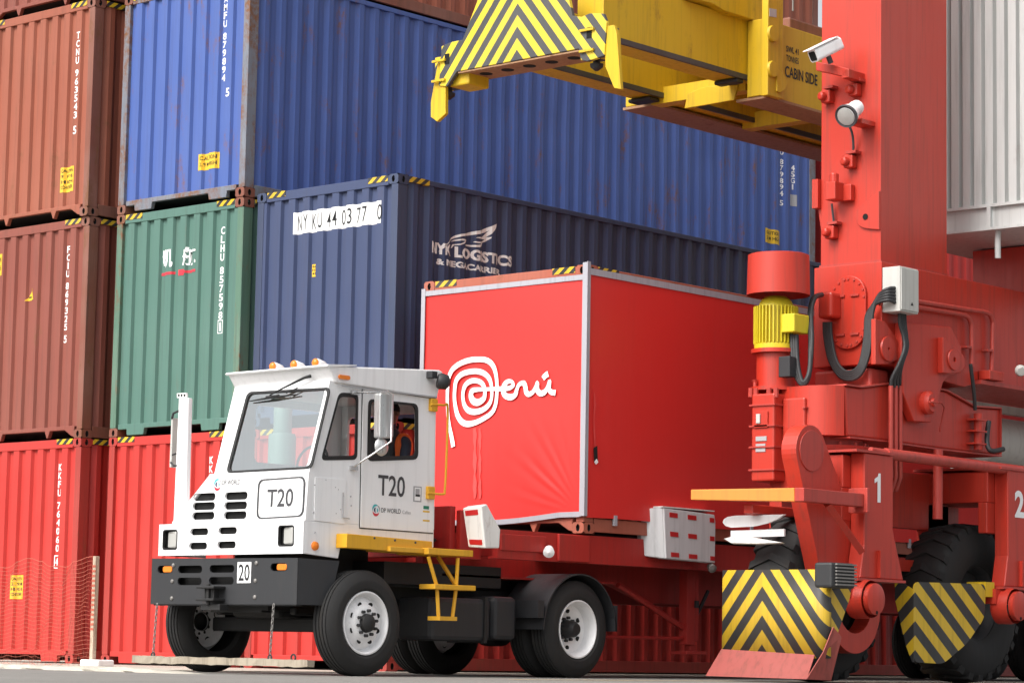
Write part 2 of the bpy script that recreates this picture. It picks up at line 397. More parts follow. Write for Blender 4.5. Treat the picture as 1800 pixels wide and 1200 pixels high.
def container(label, x, y, z, mat, fr, L=12.192, H=2.896, tabs='square', group=GROUP, walls=True, hazard=True, name='shipping_container', shift=0.0, fitmat=None):
    t = thing(name, label, 'shipping container', (x, y, z), group)
    x1, y1, z1 = x+L, y+W, z+H; fx, fy, fz = .178, .162, .118
    for ex in (-1, 1):
        for ey in (-1, 1):
            X0 = x if ex < 0 else x1-fx; Y0 = y if ey < 0 else y1-fy
            for zz in (z, z1-fz):
                mb = MB(); fitting_mesh(mb, X0, X0+fx, Y0, Y0+fy, zz, zz+fz, ex, ey)
                obj('corner_fitting', mb, [M[fitmat or fr], M['slot']], t)
            px0 = x+.004 if ex < 0 else x1-.164; py0 = y+.004 if ey < 0 else y1-.114
            mb = MB()                            # post: an angle of plate with a rolled inner lip
            mb.box(px0, px0+.16, py0, py0+.11, z+fz, z1-fz)
            obj('corner_post', mb, M[fr], t, bevel=.008)
    for ex, X0 in ((-1, x+.006), (1, x1-.066)):
        obj('end_header', MB().box(X0, X0+.06, y+fy, y1-fy, z1-.125, z1-.012), M[fr if shift else mat], t, bevel=.006)
        ya, yb = y+fy, y1-fy; mid = (ya+yb)/2; zs = z+.165
        if tabs == 'square':
            q = [(ya, zs), (ya, z+.10), (ya+.17, z+.10), (ya+.18, z+.02), (ya+.50, z+.02), (ya+.52, z+.105), (yb-.52, z+.105), (yb-.50, z+.02), (yb-.18, z+.02), (yb-.17, z+.10), (yb, z+.10), (yb, zs)]
        else:
            q = [(ya, zs), (ya, z+.02), (ya+.05, z+.03), (ya+.20, z+.115), (ya+.50, z+.115), (ya+.545, z+.02), (ya+.565, z+.02), (ya+.61, z+.115), (yb-.61, z+.115), (yb-.565, z+.02), (yb-.545, z+.02), (yb-.50, z+.115), (yb-.20, z+.115), (yb-.05, z+.03), (yb, z+.02), (yb, zs)]
        obj('end_sill', MB().prism([(X0, a, b) for a, b in q], (.06, 0, 0)), M[fr if shift else mat], t, bevel=.006)
    for Y0 in (y+.004, y1-.064):
        obj('top_rail', MB().box(x+fx, x1-fx, Y0, Y0+.06, z1-.075, z1-.012), M[mat], t, bevel=.006)
        obj('bottom_rail', MB().box(x+fx, x1-fx, Y0, Y0+.05, z+.02, z+.165), M[fr], t, bevel=.006)
    for ex, X0 in ((1, x+.014), (-1, x1-.014)):
        u = [y+q_ for q_ in folds(E_P, .11, W-.11, EPH[y])]; zr = [z+.160+(H-.28)*k/6 for k in range(7)]
        vs = [(X0+ex*prof(a-y-EPH[y], *E_P)+RW.uniform(-1,1)*.0016*(0 < k < 6), a, zz) for a in u for k, zz in enumerate(zr)]
        obj('end_wall', MB().add(vs, [(7*i+k, 7*i+k+1, 7*i+8+k, 7*i+7+k) for i in range(len(u)-1) for k in range(6)]), M[mat], t)
    for ey, Y0 in ((1, y+.012), (-1, y1-.012)):
        u = [x+q_ for q_ in folds(S_P, .16, L-.16)]; zr = [z+.160+(H-.23)*k/6 for k in range(7)]
        dents = [(RW.uniform(x+3.2, x1-1.6), RW.uniform(z+.5, z1-.4), RW.uniform(.25,.6), RW.uniform(.010,.028)) for _ in range(7)]
        dn = lambda a, zz: sum(d*math.exp(-((a-p)/r)**2-((zz-q)/r)**2) for p, q, r, d in dents)
        vs = [(a, Y0+ey*(prof(a-x, *S_P)+dn(a, zz)+RW.uniform(-1,1)*.0018)*(1 if 0 < k < 6 else 1) if 0 < k < 6 else Y0+ey*prof(a-x, *S_P), zz) for a in u for k, zz in enumerate(zr)]
        obj('side_wall', MB().add(vs, [(7*i+k, 7*i+k+1, 7*i+8+k, 7*i+7+k) for i in range(len(u)-1) for k in range(6)]), M[mat], t)
    obj('roof', MB().box(x+.03, x1-.03, y+.03, y1-.03, z1-.05, z1-.022), M[mat], t)
    obj('underframe', MB().box(x+.065, x1-.065, y+.055, y1-.055, z+.11, z+.157), M['slot'], t)
    if hazard:
        for Y0 in (y+fy+.015, y1-fy-.34):
            obj('hazard_stripe', MB().box(x+.001, x+.05, Y0, Y0+.325, z1-.078, z1-.009), M['haz_y'], t)
        for X0 in (x+fx+.02, x1-fx-.36):
            obj('hazard_stripe', MB().box(X0, X0+.34, y-.001, y+.05, z1-.078, z1-.009), M['haz_x'], t)
    return t
# frames for markings. end: u runs to the viewer's right (towards -Y) from the far edge, v up. side: u along +X
def end_f(x, y, z, lift=.0035):
    return lambda u, v, l=0.0: (x+.014+prof(W-u-EPH[y], *E_P)-lift-l, y+W-u, z+v)
def end_folds(y): return sorted(W-a for a in folds(E_P, .02, W-.02, EPH[y]))
def side_f(x, y, z, lift=.0035):
    return lambda u, v, l=0.0: (x+u, y+.012+prof(u, *S_P)-lift-l, z+v)
SF = folds(S_P, .02, 12.17)
def mark(t, name, vs, fs, fold, f3, mat): return obj(name, drape(vs, fs, fold, f3), M[mat], t)
def quad2(u0, u1, v0, v1): return [(u0,v0),(u1,v0),(u1,v1),(u0,v1)], [[0,1,2,3]]
def uv_end(X, y, z, px, py):
    p = at('x', X, px, py); return (y+W-p.y, p.z-z)
def snap(y, uv):                                # centres a column of characters on the nearest flat of the corrugation
    a = (W-uv[0]-EPH[y]); k = math.floor(a/E_P[0])
    c = min([ (k+d)*E_P[0]+o for d in (-1,0,1) for o in (E_P[1]/2, (E_P[1]+E_P[2]+E_P[0]-E_P[2])/2)], key=lambda q: abs(q-a))
    return (W-c-EPH[y], uv[1])
def uv_side(x, Y, z, px, py):
    p = at('y', Y, px, py); return (p.x-x, p.z-z)
def sticker(t, u0, u1, v0, v1, fold, f3lift, lines, name='caution_sticker', h=None):
    obj(name, drape(*quad2(u0, u1, v0, v1), fold, f3lift(.0035)), M['sticker'], t)
    n = len(lines); hh = (v1-v0)/(n+.6)
    for i, s in enumerate(lines):
        vs, fs, ww = text2d(s, hh*.62, (u1-u0)*.84, .01)
        vs = [(u0+(u1-u0)*.08+a, v1-hh*(i+1)+b) for a, b in vs]
        obj('sticker_text', drape(vs, fs, fold, f3lift(.0060)), M['ink'], t)
XA, YA, XB, YB, XC, YC = 21.368, 26.62, 21.566, 23.868, 21.697, 21.328
EPH.update({YA: .03, YB: .067, YC: -.01, 18.082: 0.0}); EF = end_folds(YA)
Z1, Z2, Z3, Z4 = .012, 2.90, 5.805, 8.705
# --- left column
t = container('faded red container on the ground behind the orange net', XA, YA, Z1, 'redc', 'redcfr')
vs, fs, v = stacked('KKFU 764060', *snap(YA, uv_end(XA, YA, Z1, 105, 814)), .092, .066, .2); mark(t, 'number_marking', vs, fs, EF, end_f(XA, YA, Z1), 'letter')
u, v = snap(YA, uv_end(XA, YA, Z1, 99, 975)); a = [(u-.05,v-.17),(u+.05,v-.17),(u+.05,v),(u-.05,v)]; b = [(u-.038,v-.158),(u+.038,v-.158),(u+.038,v-.012),(u-.038,v-.012)]
mark(t, 'number_marking', a+b, [[i,(i+1)%4,4+(i+1)%4,4+i] for i in range(4)], EF, end_f(XA, YA, Z1), 'letter')
vs, fs, _ = text2d('4', .11, .05, .02); mark(t, 'number_marking', [(p+u-.025, q+v-.14) for p, q in vs], fs, EF, end_f(XA, YA, Z1), 'letter')
u0, v0 = uv_end(XA, YA, Z1, 16, 1052); u1, v1 = uv_end(XA, YA, Z1, 40, 1010)
sticker(t, u0, u1, v0, v1, EF, lambda l: end_f(XA, YA, Z1, l), ['CAUTION', '2.9 M', 'HIGH', 'CONTAINER'])
t = container('maroon container with a yellow warning triangle on its end', XA, YA, Z2, 'maroon', 'brownfr', tabs='point')
vs, fs, v = stacked('FCIU 869325', *snap(YA, uv_end(XA, YA, Z2, 120, 431)), .090, .066, .2); mark(t, 'number_marking', vs, fs, EF, end_f(XA, YA, Z2), 'letter')
u, v = snap(YA, uv_end(XA, YA, Z2, 114, 588)); vs, fs, _ = text2d('5', .10, .066, .02); mark(t, 'number_marking', [(p+u-.033, q+v-.10) for p, q in vs], fs, EF, end_f(XA, YA, Z2), 'letter')
tri = [uv_end(XA, YA, Z2, *p) for p in ((42, 529), (57, 526), (55, 504))]; mark(t, 'warning_triangle', tri, [[0,1,2]], EF, end_f(XA, YA, Z2), 'sticker')
tri2 = [(tri[0][0]*.72+tri[1][0]*.2+tri[2][0]*.08, tri[0][1]+.035), (tri[1][0]*.72+tri[0][0]*.2+tri[2][0]*.08, tri[1][1]+.035), (tri[2][0]*.6+(tri[0][0]+tri[1][0])*.2, tri[2][1]-.055)]
obj('sticker_text', drape(tri2[:2]+[(tri2[1][0], tri2[1][1]+.02), (tri2[0][0], tri2[0][1]+.02)], [[0,1,2,3]], EF, end_f(XA, YA, Z2, .006)), M['ink'], t)
u0, v0 = uv_end(XA, YA, Z2, -14, 486); u1, v1 = uv_end(XA, YA, Z2, 3, 446); sticker(t, u0, u1, v0, v1, EF, lambda l: end_f(XA, YA, Z2, l), ['CAUTION', '9 FT 6'])
t = container('brown container with a yellow caution sticker near its bottom, third in the left stack', XA-.04, YA, Z3, 'brown', 'brownfr', tabs='point')
vs, fs, v = stacked('TCNU 963543', *snap(YA, uv_end(XA-.04, YA, Z3, 132, 57)), .094, .066, .2); mark(t, 'number_marking', vs, fs, EF, end_f(XA-.04, YA, Z3), 'letter')
u, v = snap(YA, uv_end(XA-.04, YA, Z3, 128.5, 223)); vs, fs, _ = text2d('5', .11, .066, .02); mark(t, 'number_marking', [(p+u-.033, q+v-.10) for p, q in vs], fs, EF, end_f(XA-.04, YA, Z3), 'letter')
u0, v0 = uv_end(XA-.04, YA, Z3, 104, 339); u1, v1 = uv_end(XA-.04, YA, Z3, 129, 291); sticker(t, u0, u1, v0, v1, EF, lambda l: end_f(XA-.04, YA, Z3, l), ['CAUTION', '9 FT 6', 'HIGH', 'CONTAINER'])
container('brown container on top of the left stack, only its underside edge showing', XA+.02, YA, Z4, 'maroon', 'brownfr', tabs='point')
# --- middle column
EF = end_folds(YB)
t = container('bright red container at ground level beneath the green one', XB, YB, Z1, 'redc', 'redcfr')
vs, fs, v = stacked('KKFU 770', *snap(YB, uv_end(XB, YB, Z1, 371, 801)), .092, .066, .2); mark(t, 'number_marking', vs, fs, EF, end_f(XB, YB, Z1), 'letter')
t = container('green container with white characters and a red line on its end', XB, YB, Z2, 'green', 'greenfr', fitmat='brownfr')
vs, fs, v = stacked('CLHU 857598', *snap(YB, uv_end(XB, YB, Z2, 386, 399)), .095, .07, .18); mark(t, 'number_marking', vs, fs, EF, end_f(XB, YB, Z2), 'letter')
u, v = snap(YB, uv_end(XB, YB, Z2, 380, 571)); a = [(u-.045,v-.11),(u+.045,v-.11),(u+.045,v+.06),(u-.045,v+.06)]; b = [(u-.035,v-.10),(u+.035,v-.10),(u+.035,v+.05),(u-.035,v+.05)]
mark(t, 'number_marking', a+b, [[i,(i+1)%4,4+(i+1)%4,4+i] for i in range(4)], EF, end_f(XB, YB, Z2), 'letter')
vs, fs, _ = text2d('1', .11, .025, .02); mark(t, 'number_marking', [(p+u-.012, q+v-.08) for p, q in vs], fs, EF, end_f(XB, YB, Z2), 'letter')
for ch, p0, p1 in (('\u51f1', (280, 472), (302, 436)), ('\u822a', (319, 467), (343, 431))):
    a, b = uv_end(XB, YB, Z2, *p0), uv_end(XB, YB, Z2, *p1); vs, fs, _ = text2d(ch, b[1]-a[1], b[0]-a[0], .016)
    mark(t, 'company_characters', [(p+a[0], q+a[1]) for p, q in vs], fs, EF, end_f(XB, YB, Z2), 'letter')
for p0, p1, hh in (((279, 482), (303, 479), .035), ((320, 478), (342, 474), .032), ((312, 480), (322, 477), .075)):
    a, b = uv_end(XB, YB, Z2, *p0), uv_end(XB, YB, Z2, *p1); vm = (a[1]+b[1])/2
    mark(t, 'red_line_marking', *quad2(a[0], b[0], vm-hh/2, vm+hh/2), EF, end_f(XB, YB, Z2, .0035 if hh < .06 else .0050), 'redprint')
t = container('blue container with rusty grey corner posts above the green one', XB, YB, Z3, 'blue', 'bluefr', shift=1, fitmat='brownfr')
vs, fs, v = stacked('AMFU 879894', *snap(YB, uv_end(XB, YB, Z3, 397, -10)), .090, .066, .19); mark(t, 'number_marking', vs, fs, EF, end_f(XB, YB, Z3), 'letter')
u, v = snap(YB, uv_end(XB, YB, Z3, 393.5, 157)); vs, fs, _ = text2d('5', .11, .066, .02); mark(t, 'number_marking', [(p+u-.033, q+v-.10) for p, q in vs], fs, EF, end_f(XB, YB, Z3), 'letter')
u0, v0 = uv_end(XB, YB, Z3, 347, 300); u1, v1 = uv_end(XB, YB, Z3, 381, 266); sticker(t, u0, u1, v0, v1, EF, lambda l: end_f(XB, YB, Z3, l), ['CAUTION', '2.9 M HIGH'])
vs, fs, v = stacked('AMFU 879894 5', *uv_side(XB, YB, Z3, 1378, 229), .086, .075, .17); mark(t, 'number_marking', vs, fs, SF, side_f(XB, YB, Z3), 'letter')
vs, fs, v = stacked('45G1', *uv_side(XB, YB, Z3, 1397, 290), .088, .075, .15); mark(t, 'number_marking', vs, fs, SF, side_f(XB, YB, Z3), 'letter')
u0, v0 = uv_side(XB, YB, Z3, 1393, 361); u1, v1 = uv_side(XB, YB, Z3, 1402, 343); mark(t, 'size_label', *quad2(u0, u1, v0, v1), SF, side_f(XB, YB, Z3), 'palegrey')
u0, v0 = uv_side(XB, YB, Z3, 1346, 425); u1, v1 = uv_side(XB, YB, Z3, 1374, 406); sticker(t, u0, u1, v0, v1, SF, lambda l: side_f(XB, YB, Z3, l), ['CAUTION', '2.9 M HIGH'])
u0, v0 = uv_side(XB, YB, Z3, 1394, 268); u1, v1 = uv_side(XB, YB, Z3, 1401, 230); sticker(t, u0, u1, v0, v1, SF, lambda l: side_f(XB, YB, Z3, l), ['2.9', 'M'])
container('brown container on top of the long blue container', XB+.05, YB, Z4, 'brown', 'brownfr', tabs='point')
# --- near column
EF = end_folds(YC)
container('dark shaded red container on the ground behind the truck', XC, YC, Z1, 'redc', 'redcfr')
ZN = 2.94
t = container('dark navy container with a white wing emblem on its long side', XC, YC, ZN, 'navy', 'navyfr')
u0, v0 = uv_end(XC, YC, ZN, 514, 406); u1, v1 = uv_end(XC, YC, ZN, 669, 358)
vm = .5*(uv_end(XC, YC, ZN, 594, 394)[1]+uv_end(XC, YC, ZN, 594, 370)[1]); vv = .135
obj('number_plate', drape(*quad2(u0, u1, vm-vv, vm+vv), EF, end_f(XC, YC, ZN)), M['letter'], t)
for s_, px_ in (('NY', 515), ('KU', 540), ('44', 566), ('03', 592), ('77', 617), (' 0', 645)):
    yd = at('x', XC, px_, 385).y-YC-EPH[YC]; yd = round(yd/E_P[0])*E_P[0]+EPH[YC]      # each character sits on one flat of the wall
    for ch, o_, w_ in ((s_[0], .058, .066), (s_[1], .192, .080)):
        if ch == ' ': continue
        vs, fs, ww = text2d(ch, .19, w_, .004); uc = W-(yd-o_)
        obj('number_text', drape([(p+uc-w_/2, q+vm-.095) for p, q in vs], fs, EF, end_f(XC, YC, ZN, .0065)), M['ink'], t)
u0, v0 = uv_end(XC, YC, ZN, 543, 486); u1, v1 = uv_end(XC, YC, ZN, 552, 463); sticker(t, u0, u1, v0, v1, EF, lambda l: end_f(XC, YC, ZN, l), ['96', 'HC', '45'])
wz = lambda u, v: uv_side(XC, YC, ZN, 750+u/10.588, 380+v/10.588)
def wing(name, poly):
    mark(t, name, [wz(*p) for p in poly], [list(range(len(poly)))], SF, side_f(XC, YC, ZN), 'letter')
wing('wing_emblem', [(1328,135),(1315,190),(1280,260),(1220,330),(1150,390),(1225,385),(1215,410),(1150,465),(1085,490),(1080,510),(1060,555),(1000,577),(900,570),(735,545),(760,520),(850,530),(950,535),(1010,528),(1040,505),(960,500),(895,478),(920,465),(1010,475),(1080,462),(1130,428),(1050,420),(930,402),(950,388),(1070,385),(1110,350),(1200,262),(1130,300),(1000,330),(770,362),(700,368),(610,390),(520,420),(470,455),(420,505),(340,590),(262,668),(280,640),(400,500),(490,405),(560,360),(650,330),(760,318),(880,285),(1060,255),(1200,195)])
wing('wing_emblem', [(490,470),(560,432),(680,418),(775,432),(775,455),(735,500),(650,532),(560,535),(520,585),(497,590),(520,530),(540,515),(640,512),(710,480),(728,458),(660,448),(570,460)])
tl = lambda s, ua, ub, va, vb, dv, bold: None
def side_text(s, p0, p1, p2, bold, name='company_lettering'):   # p0 bottom left, p1 bottom right, p2 top left, in the zoomed sketch
    a, b, c = wz(*p0), wz(*p1), wz(*p2); vs, fs, _ = text2d(s, c[1]-a[1], b[0]-a[0], bold)
    mark(t, name, [(p+a[0], q+a[1]) for p, q in vs], fs, SF, side_f(XC, YC, ZN), 'letter')
side_text('NYK', (108, 672), (490, 735), (108, 458), .045)
side_text('LOGISTICS', (565, 760), (1625, 932), (565, 552), .05)
side_text('& MEGACARRIER', (225, 888), (1425, 1080), (225, 770), .045)
# --- next bay, seen past the crane
XD = XC+12.192+.45
container('red container with painted-in shade standing on the ground of the next bay', XD, YC, Z1, 'shadedred', 'shadedred', group='containers of the next bay')
container('red container of the next bay with painted-in shade, upper one of the near column', XD, YC, Z2, 'shadedred', 'shadedred', group='containers of the next bay')
for lab, zz in (('red container of the next bay, lowest of the back column', Z1), ('red container of the next bay, second up in the back column', Z2), ('tall red container of the next bay just past the blue one', Z3)):
    container(lab, XD, YB, zz, 'redc', 'redcfr', group='containers of the next bay')
# --- the bannered container on the trailer
XR, YR, ZR = 21.337, 18.082, 1.534
R = container('container wrapped in a red vinyl banner with a white spiral logo', XR, YR, ZR, 'orangec', 'orangec', tabs='point', group=None, name='bannered_container')
zb0, zb1 = ZR+.20, ZR+2.896-.135
n_, m_ = 110, 110; vs = []; random.seed(11)
def sag(u): return -.055*math.sin(math.pi*min(1, u*1.15))-.02*(1-u)
for j in range(m_+1):
    for i in range(n_+1):
        u = i/n_; v = j/m_; y_ = YR+W-.03-u*(W-.05); zl = zb0+sag(u)
        # folds fanning out of the lower near corner
        dx = (1-u)*W+.05; dz = v*2.5+.03; r = math.hypot(dx, dz); th = math.atan2(dz, dx)
        am = .006*math.exp(-((r-.55)/.48)**2)*max(0, 1-abs(th-.75)/.62)
        off = am*(math.sin(th*38+.6*math.sin(r*3))+.5*math.sin(th*57+1))
        off += .006*math.sin(u*5+1)*math.sin(v*3.1)+.004*math.sin(v*9+u*4)
        vs.append((XR-.012+off*(1 if 0 < i < n_ else 0)-.004, y_, zl+(zb1-zl)*v))
obj('end_banner', MB().add(vs, [(j*(n_+1)+i, j*(n_+1)+i+1, (j+1)*(n_+1)+i+1, (j+1)*(n_+1)+i) for j in range(m_) for i in range(n_)]), M['banner'], R, smooth=60)
vs = []; n2 = 160
for j in range(31):
    for i in range(n2+1):
        u = i/n2; v = j/30; x_ = XR+.02+u*12.14; zl = ZR+.165+.012*math.sin(u*25)
        off = .010*math.sin(u*9+2*v)+.006*math.sin(u*31)*math.sin(v*3.1)
        vs.append((x_, YR-.022+off*.6, zl+(ZR+2.896-.10-zl)*v))
obj('side_banner', MB().add(vs, [(j*(n2+1)+i, j*(n2+1)+i+1, (j+1)*(n2+1)+i+1, (j+1)*(n2+1)+i) for j in range(30) for i in range(n2)]), M['banner'], R, smooth=60)
h = MB().box(XR-.032, XR-.024, YR+.0, YR+W-.0, zb1-.035, zb1+.022)
obj('hem', h, M['hem'], R, label='grey hem along the top of the end banner')
h = MB(); N = 40
for i in range(N):
    u0, u1 = i/N, (i+1)/N
    p = [(XR-.030, YR+W-.03-u0*(W-.05), zb0+sag(u0)-.028), (XR-.030, YR+W-.03-u1*(W-.05), zb0+sag(u1)-.028), (XR-.030, YR+W-.03-u1*(W-.05), zb0+sag(u1)+.028), (XR-.030, YR+W-.03-u0*(W-.05), zb0+sag(u0)+.028)]
    h.prism(p, (.006, 0, 0))
obj('hem', h, M['hem'], R, label='sagging grey hem along the bottom of the end banner')
obj('hem', MB().box(XR-.036, XR+.016, YR-.036, YR-.026, zb0-.02, zb1+.16).box(XR-.042, XR-.033, YR-.040, YR+.030, zb0-.02, zb1+.15), M['hem'], R, label='grey hem on the near corner')
obj('hem', MB().box(XR-.037, XR-.028, YR+W-.055, YR+W+.004, zb0-.03, zb1+.05), M['hem'], R, label='grey hem on the far corner')
obj('hem', MB().box(XR+.02, XR+12.16, YR-.034, YR-.024, ZR+2.896-.115, ZR+2.896-.045), M['hem'], R, label='grey hem along the top of the side banner')
for i in range(14):
    obj('tie_strap', MB().box(XR+.48+i*.82, XR+.53+i*.82, YR-.030, YR-.004, ZR+.10, ZR+.21), M['hem'], R)
a = [at('y', YR-.04, 1044, 787), at('y', YR-.04, 1050, 783), at('y', YR-.04, 1051, 810), at('y', YR-.04, 1045, 812)]
obj('banner_tear', MB().prism(a, (0, .004, 0)), M['slot'], R)
a = [at('y', YR-.045, 1045, 812), at('y', YR-.045, 1049, 806), at('y', YR-.045, 1052, 812), at('y', YR-.045, 1048, 816)]
obj('torn_flap', MB().prism(a, (0, .004, 0)), M['letter'], R)
random.seed(4)
for p0, p1 in ((834, 0.030), (843, 0.022)):
    pts = [(XR-.0245, at('x', XR-.03, p0, y_).y+.004*math.sin(y_*.31), at('x', XR-.03, p0, y_).z, p1*(.35+.65*abs(math.sin(y_*.07+p0)))) for y_ in range(752, 880, 4)]
    vs = []
    for x_, a_, b_, w_ in pts: vs += [(x_, a_-w_, b_), (x_, a_+w_, b_)]
    obj('water_stain', MB().add(vs, [(2*i, 2*i+1, 2*i+3, 2*i+2) for i in range(len(pts)-1)]), M['stain'], R)
pts = [at('y', YR-.036, *p) for p in ((1045,690),(1046,712),(1044,735),(1045,760),(1046,784))]; vs = []
for i, p in enumerate(pts): w_ = .006+.006*(i % 2); vs += [p-Vector((w_,0,0)), p+Vector((w_,0,0))]
obj('scratch', MB().add(vs, [(2*i, 2*i+1, 2*i+3, 2*i+2) for i in range(len(pts)-1)]), M['stain'], R)
# logo strokes on the end banner
def lz(u, v):
    p = at('x', XR-.03, 770+u/6.317, 610+v/6.317); return (YR+W-p.y, p.z)
lf = lambda u, v, l=0.0: (XR-.033-l, YR+W-u, v)
def stroke(pts, w, k=7, l0=0.0, l1=.002):
    c = crom([lz(p[0], p[1])+((p[2] if len(p) > 2 else w)/6.317/118,) for p in pts], k)
    vs, fs = ribbon([(a, b) for a, b, _ in c], [q for _, _, q in c], lf, l0, l1); return vs, fs
logo = MB()
logo.add(*stroke([(170,1105,46),(150,985,42),(122,850,38),(108,690,34),(106,520,36),(116,370,38),(150,265,44),(225,195,46),(330,150,46),(440,135,44),(540,145,46),(605,195,46),(640,280,40),(656,400,36),(655,520,36),(640,640,38),(600,725,40),(520,785,42),(420,835,44),(330,852,50),(265,825,52),(222,760,48),(200,680,42),(186,580,38),(188,470,38),(205,370,42),(260,305,46),(340,275,46),(440,268,46),(520,295,46),(575,355,42),(598,450,34),(598,560,32),(565,640,40),(500,695,46),(410,718,50),(340,700,50),(300,650,42),(282,580,36),(282,500,36),(305,425,42),(360,380,44),(430,372,42),(490,400,42),(520,455,38),(524,520,38),(508,575,48),(450,612,56),(400,600,60),(372,555,52),(372,505,46),(395,478,44),(450,470,36),(560,466,30),(640,463,34),(715,462,40),(790,455,38),(838,425,34),(825,385,30),(780,382,40),(740,420,46),(728,480,46),(750,535,50),(810,555,50),(860,530,44),(880,470,36),(905,415,34),(955,400,44),(975,440,44),(985,500,46),(1015,522,44),(1060,495,36),(1095,430,34),(1108,395,36),(1106,470,46),(1140,512,48),(1185,500,46),(1220,450,36),(1245,375,30),(1240,460,38),(1262,498,44),(1310,505,46)], 42, 8, 0, .006))
obj('spiral_logo', logo, M['letter'], R)
obj('logo_accent', MB().add(*stroke([(1165,348,44),(1195,315,48),(1225,295,50)], 46, 5, .0, .001)), M['letter'], R)
# ------------------------------------------------------------------ terminal truck
def atp(p0, nrm, px, py):
    d = _F + _R*((px-900)/FPX) - _U*((py-600)/FPX); n = Vector(nrm); t = (Vector(p0)-CAM).dot(n)/d.dot(n); return CAM+d*t
def panel(outer, holes, vec):                    # a flat plate with real openings and a thickness
    bm = bmesh.new(); loops = []
    for lp in [outer]+holes:
        vs = [bm.verts.new(Vector(p)) for p in lp]; loops.append(vs)
        for i in range(len(vs)): bm.edges.new((vs[i], vs[(i+1) % len(vs)]))
    bmesh.ops.triangle_fill(bm, use_beauty=True, edges=bm.edges[:])
    bm.verts.index_update(); n = len(bm.verts); vec = Vector(vec)
    a = [v.co.copy() for v in bm.verts]; fs = [[v.index for v in f.verts] for f in bm.faces]
    mb = MB(); out = fs+[[n+i for i in f][::-1] for f in fs]
    for lp in loops:
        ix = [v.index for v in lp]
        for i in range(len(ix)): p, q = ix[i], ix[(i+1) % len(ix)]; out.append([p, q, n+q, n+p])
    mb.add(a+[v+vec for v in a], out); bm.free(); return mb
def slot_yz(X, pc, wy, hz):                      # a stadium slot on the plane X, centred on a photo pixel
    c = at('x', X, *pc); return [(X, c.y+u, c.z+v) for u, v in rrect(-wy/2, wy/2, -hz/2, hz/2, hz*.49, 4)]
T = thing('terminal_truck', 'white yard truck numbered T20 with black bumper and yellow steps', 'truck', (18.1, 19.3, 0))
YN, YF, YCF = 18.25, 20.36, 19.62
# front apron with the headlights
XF = 17.385
hl = [[(XF, c.y+u, c.z+v) for u, v in rrect(-.105, .105, -.095, .095, .03, 3)] for c in (at('x', XF, 299, 948), at('x', XF, 503, 941))]
sl = [slot_yz(XF, p, .27, .070) for p in ((350,934),(400,932),(348,959),(398,957))]
obj('front_apron', panel([(XF,YN,1.16),(XF,YF,1.16),(XF,YF,1.475),(XF,YN,1.475)], hl+sl, (.025,0,0)), M['white'], T)
a = MB().prism([(XF+.025,YN,1.16),(17.86,YN,1.13),(17.90,YN,1.29),(19.20,YN,1.29),(19.20,YN,1.47),(XF+.025,YN,1.475)], (0,.03,0))
a.box(XF+.025, 18.0, YF-.03, YF, 1.16, 1.475); a.box(XF+.025, 17.47, YN+.03, YF-.03, 1.45, 1.474)
obj('lower_body', a, M['white'], T, bevel=.006)
obj('grille_backing', MB().box(17.43, 17.44, YN+.05, YF-.05, 1.17, 1.445).prism([(17.455,YN+.05,1.48),(17.455,20.14,1.48),(17.455,19.66,1.925),(17.455,YN+.05,1.925)], (.01,0,0)), M['slot'], T)
for pc in ((299, 948), (503, 941)):
    c = at('x', XF, *pc); mb = MB()
    obj('headlight', MB().prism([(XF-.004+.03*(u > 0), c.y-.014+u, c.z+v) for u, v in rrect(-.082,.082,-.084,.084,.025,4)], (.05,0,0)), M['glassgrey'], T, bevel=.015)
    hlamp = obj('headlight_bezel', frame_ring(MB(), [(XF-.004, c.y+u, c.z+v) for u, v in rrect(-.112,.112,-.102,.102,.03,4)], [(XF-.004, c.y+u, c.z+v) for u, v in rrect(-.102,.102,-.092,.092,.03,4)], (.03,0,0)), M['seal'], T)
c = at('y', YN, 553, 959); obj('side_marker', MB().lathe([(0,.045),(.02,.04),(.03,.02),(.032,.001)], (c.x, YN, c.z), (0,-1,0), 18), M['amber'], T, smooth=40)
# upper hood front, with six slots and the number panel
XH = 17.405
def hx(z): return XH+(z-1.475)*.05
ho = [(hx(1.476),YN+.0355,1.476),(hx(1.476),20.19,1.476),(hx(1.50),20.185,1.50),(hx(1.97),19.66,1.97),(hx(1.93),YN+.0355,1.93)]
hn = Vector((1, 0, -.05))
def hslot(pc, wy, hz):
    c = atp((XH,0,1.475), hn, *pc); return [(hx(c.z+v), c.y+u, c.z+v) for u, v in rrect(-wy/2, wy/2, -hz/2, hz/2, hz*.49, 4)]
obj('hood_front', panel(ho, [hslot(p, .335, .078) for p in ((359,873),(358,889),(357,906),(415,871),(414,888),(413,905))], (.025,0,0)), M['white'], T)
obj('engine_hood', MB().prism([(17.585,19.625,1.476),(17.585,20.188,1.476),(17.585,20.183,1.50),(17.585,19.66,1.966),(17.585,19.625,1.966)], (1.4,0,0)).prism([(17.432,20.188,1.476),(17.432,20.183,1.50),(17.432,19.66,1.966),(17.432,19.66,1.94),(17.432,20.15,1.50)], (.152,0,0)), M['white'], T, bevel=.01)
q = [at('x', 17.40, *p) for p in ((450,912),(533,907),(534,836),(451,842))]
ro = roundpoly(q, .075, 5); ce = sum(ro, Vector())/len(ro); ri = [ce+(p-ce)*.935 for p in ro]
fix = lambda L, d: [(hx(p.z)-d, p.y, p.z) for p in L]
obj('number_frame', frame_ring(MB(), fix(ro, .006), fix(ri, .006), (.004,0,0)), M['grey'], T)
def put_text(s, f3, h, w, bold, name, mat, parent): 
    vs, fs, ww = text2d(s, h, w, bold); return obj(name, on_plane(vs, fs, f3), M[mat], parent)
